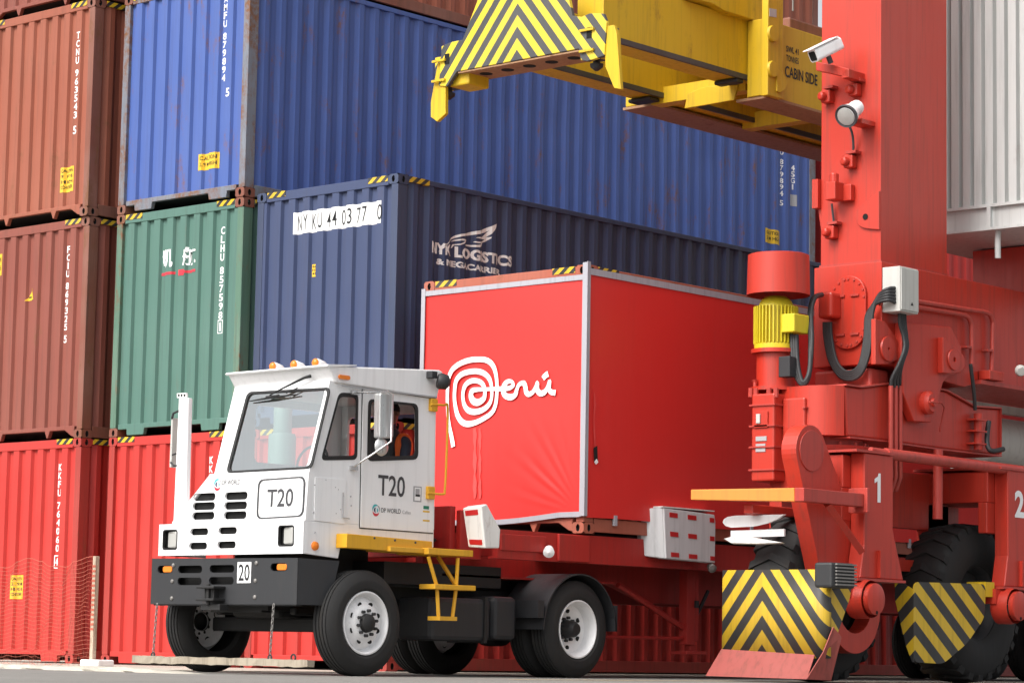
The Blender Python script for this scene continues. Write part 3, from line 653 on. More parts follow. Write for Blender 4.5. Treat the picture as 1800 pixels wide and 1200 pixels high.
a = at('x', 17.40, 467, 891); b = at('x', 17.40, 514, 860)
put_text('T20', lambda u, v: (hx(a.z+v)-.003, a.y-u, a.z+v), b.z-a.z+.015, a.y-b.y, .012, 'number_text', 'grey', T)
def emblem(parent, f3, r):                       # the round striped globe
    def seg(a0, a1, r0, r1, mat, l):
        n = 14; vs = []; 
        for i in range(n+1):
            t = rad(a0+(a1-a0)*i/n); w_ = math.sin(math.pi*i/n)*.9+.1; rm = (r0+r1)/2; hw = (r1-r0)/2*w_
            vs += [f3(r*(rm-hw)*math.cos(t), r*(rm-hw)*math.sin(t), l), f3(r*(rm+hw)*math.cos(t), r*(rm+hw)*math.sin(t), l)]
        obj('company_emblem', MB().add(vs, [(2*i,2*i+1,2*i+3,2*i+2) for i in range(n)]), M[mat], parent)
    seg(60, 190, .62, 1.0, 'teal', .002); seg(195, 330, .58, 1.02, 'redprint', .002); seg(-20, 75, .7, .95, 'palegrey', .002)
    seg(100, 260, .18, .55, 'navyprint', .003); seg(-60, 60, .2, .5, 'teal', .003)
c = at('x', 17.41, 381, 851); emblem(T, lambda u, v, l: (hx(c.z+v)-l, c.y-u, c.z+v), .062)
a1_ = at('x', 17.41, 389, 852); b1_ = at('x', 17.41, 421, 843)
put_text('DP WORLD', lambda u, v: (hx(a1_.z+v)-.003, a1_.y-u, a1_.z+v), .050, a1_.y-b1_.y, .006, 'company_lettering', 'grey', T)
put_text('Callao', lambda u, v: (hx(a1_.z+v)-.003, a1_.y-u, a1_.z-.048+v), .026, .10, 0, 'company_lettering', 'palegrey', T)
# windscreen wall
WZ0, WX0, WK = 1.95, 17.44, .27
def wx(z): return WX0+(z-WZ0)*WK
wnrm = Vector((1, 0, -WK))
wp = lambda px, py: atp((WX0, 0, WZ0), wnrm, px, py)
wo = [(wx(1.93),YN+.0355,1.93),(wx(1.97),YCF,1.97),(wx(2.86),YCF,2.86),(wx(2.86),YN+.0355,2.86)]
win = roundpoly([wp(399,830), wp(547,822), wp(580,682), wp(436,690)], .07, 5)
wc = sum(win, Vector())/len(win); win_o = [wc+(p-wc)*1.0 for p in win]
obj('windscreen_frame', panel(wo, [win], (.035, 0, -.009)), M['white'], T)
ws = obj('windscreen', MB().poly([p+Vector((.010,0,-.0025)) for p in win]), M['glass'], T)
n_ = Vector((-1,0,WK)).normalized()*.004
obj('windscreen_seal', frame_ring(MB(), [wc+(p-wc)*1.022+n_ for p in win], [wc+(p-wc)*.966+n_ for p in win], -n_*2.4), M['seal'], T)
wi = lambda px, py, d=.035: wp(px, py)+Vector((-1,0,WK)).normalized()*d
obj('wiper', MB().tube([wi(552,664,.05), wi(543,667,.06), wi(500,688,.06), wi(480,697,.045)], [.018,.014,.009,.008]).tube([wi(508,693,.04), wi(527,684,.035)], .006), M['seal'], T, smooth=60)
obj('wiper_blade', MB().tube([wi(441,706,.018), wi(480,700,.028), wi(526,694,.018)], [.006,.013,.006]).tube([wi(472,700,.03), wi(494,697,.03)], .014), M['seal'], T, smooth=60)
# near side wall with the quarter window
sp = lambda px, py: at('y', YN, px, py)
side = [(hx(1.476),YN,1.476),(19.20,YN,1.47),(19.19,YN,2.82),(wx(2.86)+.0,YN,2.85),(wx(1.93),YN,1.93)]
qw = roundpoly([sp(565,807), sp(627,806), sp(629,693), sp(596,691)], .06, 4)
qc = sum(qw, Vector())/len(qw)
dw = roundpoly([sp(644,810), sp(733,807), sp(733,710), sp(646,701)], .07, 4)
obj('side_panel', panel(side, [qw, [Vector((p.x, p.y, p.z)) for p in dw]], (0,.035,0)), M['white'], T)
obj('quarter_window', MB().poly([p+Vector((0,.012,0)) for p in qw]), M['sideglass'], T)
obj('window_seal', frame_ring(MB(), [qc+(p-qc)*1.03+Vector((0,-.004,0)) for p in qw], [qc+(p-qc)*.90+Vector((0,-.004,0)) for p in qw], (0,.012,0)), M['seal'], T)
DO = [(18.145,YN-.012,1.445),(19.175,YN-.012,1.440),(19.165,YN-.012,2.79),(18.135,YN-.012,2.81)]
dwi = [Vector((p.x, YN-.012, p.z)) for p in dw]
D = obj('door', panel(DO, [dwi], (0,.011,0)), M['white'], T)
g_ = MB()
frame_ring(g_, [(18.133,YN-.003,1.432),(19.185,YN-.003,1.428),(19.176,YN-.003,2.80),(18.123,YN-.003,2.822)], [Vector(p)+Vector((0,.009,0)) for p in DO], (0,.002,0))
obj('door_gap', g_, M['grey'], D)
dc = sum(dwi, Vector())/len(dwi)
DWF = obj('door_window_frame', frame_ring(MB(), [dc+(p-dc)*1.01+Vector((0,-.004,0)) for p in dwi], [Vector((dc.x+(p.x-dc.x)*.90, p.y-.004, dc.z+(p.z-dc.z)*(.86 if p.z < dc.z else .93))) for p in dwi], (0,.015,0)), M['seal'], D)
a2 = at('y', YN-.013, 664, 870); b2 = at('y', YN-.013, 712, 841); f_d = lambda u, v, l=.003: (a2.x+u, YN-.012-l, a2.z+v)
put_text('T20', f_d, b2.z-a2.z+.02, b2.x-a2.x, .012, 'number_text', 'grey', D)
c2 = at('y', YN-.013, 661, 896); emblem(D, lambda u, v, l: (c2.x+u, YN-.012-l, c2.z+v), .060)
a3 = at('y', YN-.013, 670, 900); b3 = at('y', YN-.013, 704, 902)
put_text('DP WORLD', lambda u, v: (a3.x+u, YN-.015, a3.z+v), .046, b3.x-a3.x, .004, 'company_lettering', 'grey', D)
a3b = at('y', YN-.013, 707, 902.5); put_text('Callao', lambda u, v: (a3b.x+u, YN-.015, a3b.z+v), .035, .12, 0, 'company_lettering', 'palegrey', D)
# stickers on the door
def dq(p0, p1, mat, l=.002, name='door_sticker'):
    a = at('y', YN-.012, *p0); b = at('y', YN-.012, *p1)
    obj(name, MB().add([(a.x,YN-.012-l,a.z),(b.x,YN-.012-l,a.z),(b.x,YN-.012-l,b.z),(a.x,YN-.012-l,b.z)], [(0,1,2,3)]), M[mat], D)
dq((726,881),(741,855),'palegrey'); dq((728,879),(739,857),'letter',.004); dq((729.5,869),(737,859),'palegrey',.006); dq((729.5,872),(737.5,869),'ink',.006)
dq((744,894),(754,889),'greenprint'); dq((743,899.5),(755,897.5),'sticker'); dq((743,915.5),(755,913.5),'sticker')
# battery cover outline on the side panel
cov = [sp(553,838), sp(608,842), sp(606,921), sp(552,914)]
obj('access_cover', panel([p+Vector((0,-.007,0)) for p in roundpoly(cov, .02, 2)], [], (0,.006,0)), M['white'], T, bevel=.002)
obj('cover_handle', MB().tube([sp(601,865)+Vector((0,-.018,0)), sp(600,909)+Vector((0,-.018,0)), sp(612,911)+Vector((0,-.018,0))], .006), M['palegrey'], T)
for p in ((589,856),(594,860),(603,871),(598,895),(590,902),(616,872),(617,888),(572,843),(553,852),(551,900),(553,935)):
    obj('rivet', MB().lathe([(0,.008),(.008,.006),(.009,.001)], sp(*p)+Vector((0,0,0)), (0,-1,0), 8), M['palegrey'], T)
# roof with its deep visor and side fairings
r0, r1_ = YN-.035, YCF+.05
pr = [(17.63,2.985),(17.655,2.945),(17.74,2.835),(18.6,2.815),(19.17,2.795),(19.245,3.075),(19.20,3.09)]
obj('roof', MB().prism([(x,r0,z) for x, z in pr], (0,r1_-r0,0)), M['white'], T, bevel=.012)
obj('roof_lip', MB().prism([(17.615,r0-.01,2.972),(17.60,r0-.01,2.985),(17.62,r0-.01,3.0),(18.0,r0-.01,3.03),(18.0,r0-.01,3.02)], (0,r1_-r0+.02,0)), M['white'], T)
obj('drip_rail', MB().box(17.80, 19.16, r0-.012, r0, 2.80, 2.815), M['palegrey'], T)
for px, py in ((482,650),(519,645),(557,641)):
    p = at('x', 17.72, px, py); p.z = 3.012
    L_ = obj('roof_marker_light', MB().lathe([(0,.036),(.02,.045),(.12,.025),(.16,.001)], (17.70,p.y,3.038), (1,0,0), 16), M['white'], T, smooth=50)
    obj('amber_lens', MB().lathe([(0,.001),(.002,.026),(.02,.042),(.03,.043)], (17.672,p.y,3.038), (1,0,0), 16), M['amber'], L_, smooth=50)
c = at('y', r0, 604, 663); obj('side_marker', MB().prism([(c.x+u, r0-.018, c.z+v) for u, v in rrect(-.075,.075,-.02,.02,.018,4)], (0,.018,0)), M['amber'], T)
p = at('y', 18.12, 768, 668)
WL = obj('work_lamp', MB().lathe([(0,.001),(0,.07),(.03,.085),(.10,.075),(.13,.03),(.131,.001)], p+Vector((.03,.02,-.0)), (.8,-.6,-.15), 18), M['dark'], T, smooth=50)
obj('lamp_bracket', MB().box(p.x-.06, p.x+.02, 18.13, 18.215, p.z+.02, p.z+.09), M['dark'], WL, bevel=.006)
# rest of the shell
bh = [(19.2, y, z) for y, z in rrect(18.42, 19.5, 2.0, 2.66, .06, 3)]
obj('rear_panel', panel([(19.2,YN+.036,1.30),(19.2,YCF,1.30),(19.2,YCF,2.80),(19.2,YN+.036,2.80)], [bh], (-.03,0,0)), M['white'], T)
fh = [(x, YCF, z) for x, z in rrect(17.95, 18.9, 2.12, 2.70, .06, 3)]
obj('side_panel', panel([(17.47,YCF,1.97),(19.169,YCF,1.97),(19.169,YCF,2.80),(17.70,YCF,2.84)], [fh], (0,-.03,0)), M['white'], T)
obj('cab_floor', MB().box(17.60, 19.16, YN+.04, YCF-.035, 1.40, 1.44), M['dark'], T)
obj('dashboard', MB().prism([(17.48,YN+.05,1.92),(17.86,YN+.05,1.98),(17.95,YN+.05,1.88),(17.95,YN+.05,1.45),(17.60,YN+.05,1.45)], (0,YCF-YN-.1,0)), M['greybox'], T, bevel=.02)
SW = obj('steering_wheel', MB().tube([(18.03+.09*math.sin(t)*.5, 18.83+.21*math.cos(t), 2.10+.21*math.sin(t)*.8) for t in [2*math.pi*i/24 for i in range(25)]], .014, 6), M['seal'], T, smooth=60)
obj('steering_column', MB().tube([(18.03,18.83,2.10),(17.85,18.83,1.90)], .03), M['seal'], SW)
SE = obj('seat', MB().box(18.36, 18.88, 18.56, 19.10, 1.72, 1.86).prism([(18.80,18.58,1.84),(18.95,18.58,1.84),(19.03,18.58,2.50),(18.92,18.58,2.50)], (0,.5,0)), M['dark'], T, bevel=.04)
obj('seat_pedestal', MB().box(18.45, 18.8, 18.65, 19.0, 1.44, 1.72), M['black'], SE)
obj('seat_back_panel', MB().box(19.06, 19.11, 18.55, 19.05, 2.05, 2.45), M['greybox'], T, bevel=.01)
obj('cab_headliner', MB().box(17.78, 19.15, YN+.04, YCF-.04, 2.775, 2.79), M['greybox'], T)
# pale cylinder added behind the cab to stand in for a windscreen reflection
obj('reflection_cylinder', MB().lathe([(0,.001),(0,.15),(.44,.15),(.47,.14),(.475,.10),(.88,.10),(.90,.09),(.901,.001)], (19.42, at('x', 19.42, 497, 740).y, at('x', 19.42, 497, 790).z-.3), (0,0,1), 24), M['reflgrey'], T, smooth=50)
# near mirror
mY = 18.02
mp = lambda px, py: at('y', mY, px, py)
MI = obj('door_mirror', MB().prism([(q.x, mY-.03, q.z) for q in roundpoly([mp(664,770), mp(688,770), mp(689,692), mp(665,690)], .03, 4)], (0,.09,0)), M['mirror'], T, bevel=.012)
c = mp(672,785); obj('round_mirror', MB().lathe([(0,.001),(.01,.05),(.03,.085),(.045,.09),(.05,.001)], (c.x, mY-.03, c.z), (0,1,0), 24), M['mirror'], MI, smooth=50)
c0 = sp(621,690); c1 = sp(618,822)
obj('mirror_arm', MB().tube([c0, mp(640,690)+Vector((0,-.05,0)), mp(676,689)+Vector((0,-.05,0)), mp(681,695)+Vector((0,-.06,0)), mp(680,776)+Vector((0,-.06,0)), mp(655,798)+Vector((0,0,0)), c1], .010), M['chrome'], MI, smooth=60)
obj('mirror_foot', MB().box(c0.x-.04, c0.x+.06, YN-.03, YN, c0.z-.02, c0.z+.02).box(c1.x-.03, c1.x+.06, YN-.03, YN, c1.z-.02, c1.z+.02), M['chrome'], MI)
# yellow grab rail at the rear of the door
gp = lambda px, py, y=18.20: at('y', y, px, py)
GR = obj('grab_rail', MB().tube(crom([gp(757,711), gp(780,712), gp(787,717), gp(785,800), gp(782,860), gp(778,868), gp(752,866)], 4), .012), M['yellow'], T, smooth=60)
for p in ((758,712),(753,866)):
    c = sp(*p); obj('rail_bracket', MB().box(c.x-.05, c.x+.05, YN-.05, YN, c.z-.065, c.z+.065), M['yellow'], GR, bevel=.008)
# yellow step apron, tread and hanging ladder
q = [at('y', 18.10, *p) for p in ((609,962),(760,973),(760,951),(610,937))]
ST = obj('step_apron', MB().prism(q, (0,.15,0)), M['yellow'], T, bevel=.006)
for p in ((658,945),(694,949),(730,953)):
    obj('bolt', MB().lathe([(0,.012),(.008,.010),(.009,.001)], at('y', 18.10, *p), (0,-1,0), 8), M['grey'], ST)
sY = 18.03
s_ = lambda px, py, y=sY: at('y', y, px, py)
a = s_(690,969); b = s_(828,980); tr = obj('step_tread', MB().box(s_(752,970).x-.02, b.x, sY-.03, 18.45, b.z+.01, b.z+.075).box(a.x, s_(752,970).x-.02, 18.06, 18.4, b.z+.02, b.z+.07), M['yellow'], T, bevel=.006)
LA = obj('step_ladder', MB().tube([s_(753,978), s_(768,1030), s_(771,1086)], .020, 6).tube([s_(805,980), s_(802,1030), s_(795,1088)], .020, 6).box(s_(767,1088).x, s_(797,1088).x, sY-.05, sY+.12, s_(780,1089).z-.005, s_(780,1089).z+.035), M['yellow'], T)
obj('ladder_rung', MB().box(s_(757,1031).x, s_(829,1033).x, sY-.06, sY+.16, s_(800,1033).z-.02, s_(800,1033).z+.03), M['yellow'], LA, bevel=.006)
obj('ladder_brace', MB().tube([s_(770,978,18.25), s_(800,1026,18.08)], .022, 4), M['yellow'], LA)
# bumper
XB_ = 17.325
bh = [slot_yz(XB_, p, wv, .075) for p, wv in (((334,1000),.36),((390,999),.36),((333,1021),.36),((389,1020),.36),((289,1000),.21),((490,996),.23))]
BU = obj('bumper', panel([(XB_,18.255,.672),(XB_,20.385,.672),(XB_,20.385,1.13),(XB_,18.255,1.115)], bh, (.02,0,0)), M['dark'], T)
a = MB().prism([(XB_+.02,18.255,.672),(17.71,18.20,.672),(17.83,18.20,1.105),(XB_+.02,18.255,1.115)], (0,.02,0))
a.prism([(XB_+.02,20.385,.672),(17.75,20.42,.672),(17.85,20.42,1.12),(XB_+.02,20.385,1.13)], (0,-.02,0)); a.box(XB_+.02, 17.75, 18.29, 20.36, 1.09, 1.105); a.box(XB_+.021, 17.42, 18.28, 20.36, .66, .69)
obj('bumper_return', a, M['dark'], BU)
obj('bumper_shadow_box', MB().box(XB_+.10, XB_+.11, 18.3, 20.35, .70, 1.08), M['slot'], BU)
for pc in ((295,1000),(496,996)):
    c = at('x', XB_, *pc); obj('indicator_lamp', MB().prism([(XB_-.008, c.y+u, c.z+v) for u, v in rrect(-.068,.068,-.030,.030,.022,4)], (.03,0,0)), M['amber'], BU, bevel=.004)
for p in ((305,993),(303,1021),(302,1051),(451,989),(449,1020),(448,1049)):
    obj('bumper_bolt', MB().lathe([(0,.022),(.008,.020),(.014,.012),(.015,.001)], at('x', XB_, *p), (-1,0,0), 10), M['steel'], BU)
a = at('x', XB_, 417, 1024); b = at('x', XB_, 442, 987)
pl = obj('number_plate', MB().box(XB_-.004, XB_, b.y, a.y, a.z, b.z), M['letter'], BU)
put_text('20', lambda u, v: (XB_-.006, a.y-.02-u, a.z+.02+v), b.z-a.z-.04, a.y-b.y-.035, .012, 'number_text', 'ink', pl)
c = at('x', XB_-.05, 374, 1045)
obj('tow_hitch', MB().box(XB_-.16, XB_, c.y-.13, c.y+.13, c.z+.06, c.z+.085).box(XB_-.16, XB_, c.y-.13, c.y+.13, c.z-.06, c.z-.035).box(XB_-.10, XB_-.03, c.y-.07, c.y-.05, c.z-.036, c.z+.061).box(XB_-.10, XB_-.03, c.y+.05, c.y+.07, c.z-.036, c.z+.061).cyl((XB_-.11,c.y,c.z-.10),(XB_-.11,c.y,c.z+.11),.02,12).box(XB_-.1, XB_+.02, c.y-.16, c.y+.12, c.z-.15, c.z-.09), M['black'], BU, bevel=.006)
# mast with its edge-on mirror on the far hood corner
mX = 17.60
m_ = lambda px, py: at('x', mX, px, py)
MA = obj('mirror_mast', MB().prism([m_(304,925), m_(326,890), m_(331,699), m_(314,699)], (.06,0,0)), M['white'], T, bevel=.01)
q = [m_(311,699), m_(328,698), m_(327,690), m_(311,691)]; obj('mast_bracket', MB().prism(q, (.02,0,0)), M['white'], MA)
for px in (314.5,319.5,324.5): obj('bracket_hole', MB().lathe([(0,.014),(.004,.014),(.0041,.001)], m_(px,694.5), (-1,0,0), 8), M['slot'], MA)
FM = obj('far_mirror', MB().prism([m_(297.5,821), m_(301,821), m_(303.5,734), m_(301,734)], (.22,0,0)), M['greybox'], T, bevel=.004)
obj('far_mirror_arm', MB().tube([m_(314,722), m_(305,726), m_(302,736)], .012).tube([m_(311,818), m_(305,818), m_(300,812)], .010).tube([m_(309,797), m_(303,799)], .01), M['dark'], FM)
# chassis
CH = obj('chassis_rail', MB().box(17.5, 21.95, 18.84, 18.93, .62, .90), M['black'], T)
obj('chassis_rail', MB().box(17.5, 21.95, 19.67, 19.76, .62, .90), M['black'], T)
obj('cross_member', MB().box(17.5, 17.62, 18.93, 19.67, .60, .92).box(19.2, 19.3, 18.93, 19.67, .65, .88).box(20.7, 20.8, 18.93, 19.67, .65, .88), M['black'], T)
obj('engine_block', MB().box(17.75, 19.0, 18.95, 19.65, .55, 1.35), M['black'], T, bevel=.05)
obj('front_axle', MB().box(18.03, 18.19, 18.36, 20.24, .42, .56).box(17.75, 18.6, 18.72, 18.80, .58, .66).box(17.75, 18.6, 19.80, 19.88, .58, .66), M['black'], T, bevel=.02)
obj('rear_axle', MB().cyl((21.29,18.4,.52),(21.29,20.2,.52),.10).lathe([(-.2,.05),(-.12,.2),(.12,.2),(.2,.05)], (21.29,19.3,.52), (0,1,0), 16), M['black'], T, smooth=50)
tb = MB().prism([(19.22,18.28,.36),(20.12,18.28,.36),(20.12,18.28,.80),(19.22,18.28,.80)], (0,.5,0))
TB = obj('fuel_tank', tb, M['dark'], T, bevel=.05)
obj('tank_strap', MB().box(20.0, 20.04, 18.262, 18.79, .345, .815), M['black'], TB)
obj('battery_box', MB().box(20.16, 20.52, 18.28, 18.78, .38, .83), M['dark'], T, bevel=.05)
obj('underside_box', MB().box(18.75, 20.5, 18.5, 20.1, .92, 1.14), M['black'], T)
obj('fifth_wheel', MB().prism([(20.7,18.9,1.06),(21.9,18.9,1.02),(21.9,18.9,1.09),(20.7,18.9,1.13)], (0,.8,0)).box(20.9, 21.4, 18.95, 19.65, .90, 1.06), M['black'], T, bevel=.02)
obj('air_hose', MB().tube(crom([(19.22,18.6,1.42),(19.35,18.55,1.36),(19.5,18.7,1.30),(19.6,18.6,1.40)], 6), .018).tube(crom([(19.22,18.75,1.40),(19.38,18.65,1.32),(19.58,18.8,1.36)], 6), .016), M['hose'], T, smooth=60)
for s in (-1, 1):
    ys = 18.06 if s < 0 else 19.92
    f_ = MB(); prf = [(0,.585),(.60,.585),(.60,.60),(0,.60),(0,.585)]
    f_.lathe(prf, (21.29, ys, .50), (0,1,0), 28, 0, rad(0), rad(180))
    f_.box(20.60, 20.69, ys, ys+.6, .62, .80) ; f_.box(21.86, 21.90, ys, ys+.6, .50, .78)
    obj('mudguard', f_, M['dark'], T, smooth=40)
# wheels
def tyre_mb(c, s, Rr, wd, rim):                  # s = direction of the outer face along y; c = centre of the outer face plane
    m = MB(); pr_ = [(.035,rim),(.0,rim+.035),(-.006,rim+.10),(.0,Rr-.09),(.028,Rr-.03),(.05,Rr-.008)]
    for k in range(4):
        a = .05+(wd-.10)*(k+.15)/4; b = .05+(wd-.10)*(k+.85)/4
        pr_ += [(a,Rr-.012),(a+.002,Rr),(b,Rr),(b+.002,Rr-.012)]
    pr_ += [(wd-.05,Rr-.008),(wd-.028,Rr-.03),(wd,Rr-.09),(wd+.006,rim+.10),(wd,rim+.035),(wd-.035,rim)]
    m.lathe(pr_, c, (0,s,0), 56); return m
def wheel(parent, c, s, dish, Rr=.513, wd=.28, rim=.302):
    W_ = obj('wheel', tyre_mb(c, s, Rr, wd, rim), M['rubber'], parent, smooth=35)
    if dish == 'front':
        pf = [(.03,rim+.006),(.012,rim+.008),(.008,rim-.006),(.03,rim-.022),(.085,rim-.028),(.10,rim-.045),(.055,rim-.075),(.015,.155),(.010,.145),(.010,.09),(.03,.09)]
    else:
        pf = [(.03,rim+.006),(.012,rim+.008),(.008,rim-.006),(.03,rim-.020),(.10,rim-.040),(.145,rim-.050),(.15,rim-.075),(.185,.16),(.185,.10),(.19,.001)]
    rm = obj('rim', MB().lathe(pf, c, (0,s,0), 40), M['white'], W_, smooth=40); c = Vector(c)
    hb = [(-.055,.001),(-.055,.05),(-.03,.085),(.02,.095),(.04,.095)] if dish == 'front' else [(.03,.001),(.03,.06),(.07,.085),(.10,.09),(.19,.105)]
    obj('hub', MB().lathe(hb, c, (0,s,0), 24), M['black'], W_, smooth=40)
    d0 = .012 if dish == 'front' else .183
    for k in range(10):
        m = MB()
        a = 2*math.pi*(k+.3)/10; q = c+Vector((.122*math.cos(a), s*d0, .122*math.sin(a))); m.cyl(q, q-Vector((0,s*.035,0)), .017, 6); obj('wheel_nut', m, M['dark'], W_)
    for k in range(8 if dish == 'front' else 6):
        a = 2*math.pi*(k+.5)/(8 if dish == 'front' else 6)
        r_ = .192 if dish == 'front' else .196; dd = .040 if dish == 'front' else .168
        q = c+Vector((r_*math.cos(a), s*dd, r_*math.sin(a))); e = Vector((-math.cos(a)*.55, -s, -math.sin(a)*.55)) if dish == 'front' else Vector((0,-s,0))
        m = MB().lathe([(0,.026),(.010,.026),(.0101,.001)], q, e, 12); obj('hand_hole', m, M['slot'], W_)
    return W_
wheel(T, (18.11,18.083,.513), 1, 'front'); wheel(T, (18.11,20.517,.513), -1, 'front')
for dx in (0,):
    wheel(T, (21.29,18.083,.513), 1, 'rear'); wheel(T, (21.29,18.40,.513), 1, 'rear'); wheel(T, (21.29,20.517,.513), -1, 'rear'); wheel(T, (21.29,20.20,.513), -1, 'rear')
# ------------------------------------------------------------------ timber bar on chains under the bumper
HB = thing('hanging_bar', 'worn timber bar hung on chains below the black bumper of the truck', 'timber bar', (17.22, 19.2, .06))
a = at('x', 17.22, 238, 1166); b = at('x', 17.22, 546, 1173); random.seed(5)
vs = []; n = 30
for i in range(n+1):
    t = i/n; y_ = a.y+(b.y-a.y)*t; z_ = .118+.0*t
    j = lambda s_: random.uniform(-s_, s_)
    vs += [(17.17+j(.008), y_, z_-.035+j(.006)), (17.17+j(.008), y_, z_+.035+j(.007)), (17.27+j(.006), y_, z_+.035+j(.006)), (17.27+j(.006), y_, z_-.035+j(.006))]
fs = [(i*4+k, i*4+(k+1)%4, i*4+4+(k+1)%4, i*4+4+k) for i in range(n) for k in range(4)]+[(0,1,2,3),(4*n,4*n+3,4*n+2,4*n+1)]
obj('timber', MB().add(vs, fs), M['wood'], HB)
def chain(p0, p1, parent):
    p0, p1 = Vector(p0), Vector(p1); n = int((p1-p0).length/.034); m = MB()
    for i in range(n):
        c = p0+(p1-p0)*((i+.5)/n); u = Vector((1,0,0)) if i % 2 else Vector((0,1,0))
        m.tube([c+u*(.011*math.cos(t))+Vector((0,0,.023*math.sin(t))) for t in [2*math.pi*k/10 for k in range(11)]], .0045, 5, caps=False)
    obj('chain', m, M['steel'], parent, smooth=60)
for px in (276, 481):
    p = at('x', 17.25, px, 1066); chain((17.25, p.y, .675), (17.22, p.y, .16), HB)
    obj('eye_bolt', MB().tube([(17.22+.0*math.cos(t), p.y+.025*math.cos(t), .165+.025*math.sin(t)) for t in [2*math.pi*k/12 for k in range(13)]], .008, 6), M['dark'], HB)
p = at('x', 17.2, 514, 1164); obj('eye_bolt', MB().tube([(17.21, p.y+.03*math.cos(t), .17+.03*math.sin(t)) for t in [2*math.pi*k/12 for k in range(13)]], .009, 6), M['dark'], HB)

# ------------------------------------------------------------------ the driver
def skinned(name, verts, edges, radii, mat, parent, sub=2, root=0):
    me = bpy.data.meshes.new(name); off = ORG[root_of(parent).name]
    me.from_pydata([Vector(v)-off for v in verts], edges, []); o = bpy.data.objects.new(name, me); C.objects.link(o); o.parent = parent
    me.materials.append(mat); o.modifiers.new('skin', 'SKIN');
    for i, s in enumerate(me.skin_vertices[0].data):
        r = radii[i]; s.radius = r if isinstance(r, tuple) else (r, r); s.use_root = (i == root)
    sb = o.modifiers.new('sub', 'SUBSURF'); sb.levels = sb.render_levels = sub
    o.modifiers['skin'].use_smooth_shade = True
    return o
DR = thing('person', 'driver in an orange safety vest sitting behind the truck door window', 'person', (18.65, 18.84, 1.86))
dy0 = 18.72; dx0 = at('y', dy0, 690, 790).x
V_ = [(dx0,dy0,1.93),(dx0+.02,dy0,2.10),(dx0+.02,dy0,2.28),(dx0,dy0,2.40),(dx0-.02,dy0,2.48),(dx0-.03,dy0,2.55),(dx0-.04,dy0,2.64),(dx0-.04,dy0,2.70)]
E_ = [(i,i+1) for i in range(7)]; Rr_ = [(.12,.10),(.10,.09),(.11,.09),(.09,.07),.05,.05,(.07,.08),(.055,.065)]
for s in (-1, 1):
    b0 = len(V_); V_ += [(dx0,dy0+s*.20,2.36),(dx0-.08,dy0+s*.24,2.12),(dx0-.32,dy0+s*.20,2.06),(dx0-.52,dy0+s*.16,2.10),(dx0-.58,dy0+s*.15,2.12)]
    E_ += [(3,b0)]+[(b0+i,b0+i+1) for i in range(4)]; Rr_ += [.065,.052,.042,.032,.036]
    b1 = len(V_); V_ += [(dx0-.05,dy0+s*.10,1.93),(dx0-.45,dy0+s*.14,1.92),(dx0-.52,dy0+s*.14,1.62),(dx0-.55,dy0+s*.14,1.49),(dx0-.68,dy0+s*.14,1.48)]
    E_ += [(0,b1)]+[(b1+i,b1+i+1) for i in range(4)]; Rr_ += [.09,.07,.055,.045,.045]
BD = skinned('body', V_, E_, Rr_, M['cloth'], DR)
hd = MB().lathe([(-.125,.001),(-.115,.045),(-.07,.075),(0,.088),(.06,.085),(.10,.062),(.118,.001)], (dx0-.045,dy0,2.655), (0,0,1), 20)
hd.lathe([(0,.016),(.03,.012),(.034,.001)], (dx0-.125,dy0,2.645), (-1,0,-.3), 8)
for s in (-1,1): hd.lathe([(0,.022),(.012,.026),(.016,.001)], (dx0-.03,dy0+s*.086,2.65), (0,s,0), 10)
obj('head', hd, M['skin'], DR, smooth=60)
for s in (-1,1):
    obj('eye', MB().lathe([(0,.011),(.004,.008),(.005,.001)], (dx0-.127,dy0+s*.032,2.668), (-1,0,0), 10), M['ink'], DR)
    f_ = MB(); hb_ = Vector((dx0-.575,dy0+s*.15,2.12))
    for k in range(4): f_.tube([hb_+Vector((-.02,-.03+.02*k,.015)), hb_+Vector((-.055,-.03+.02*k,.02-.004*abs(k-1.5))), hb_+Vector((-.065,-.03+.02*k,-.012)), hb_+Vector((-.045,-.03+.02*k,-.03))], .009, 6)
    f_.tube([hb_+Vector((0,-s*.035,0)), hb_+Vector((-.03,-s*.055,.01)), hb_+Vector((-.05,-s*.05,.012))], .010, 6); f_.lathe([(-.04,.001),(-.03,.032),(.02,.03),(.03,.001)], hb_, (1,0,0), 10)
    obj('hand', f_, M['skin'], DR, smooth=60)
obj('mouth', MB().box(dx0-.128, dx0-.118, dy0-.022, dy0+.022, 2.600, 2.606), M['redprint'], DR)
obj('hair', MB().lathe([(.02,.093),(.06,.091),(.105,.066),(.126,.001)], (dx0-.035,dy0,2.655), (0,0,1), 20), M['hair'], DR, smooth=60)
vt = [(dx0,dy0,1.97),(dx0+.02,dy0,2.12),(dx0+.02,dy0,2.29),(dx0,dy0,2.40)]; ve = [(0,1),(1,2),(2,3)]; vr = [(.21,.19),(.21,.18),(.23,.17),(.17,.13)]
for s in (-1,1): vt.append((dx0,dy0+s*.17,2.385)); ve.append((3,len(vt)-1)); vr.append((.085,.075))
skinned('safety_vest', vt, ve, vr, M['vest'], DR)
obj('reflective_band', MB().lathe([(-.03,.215),(.03,.215)], (dx0+.01,dy0,2.08), (0,0,1), 24), M['reflwhite'], DR)
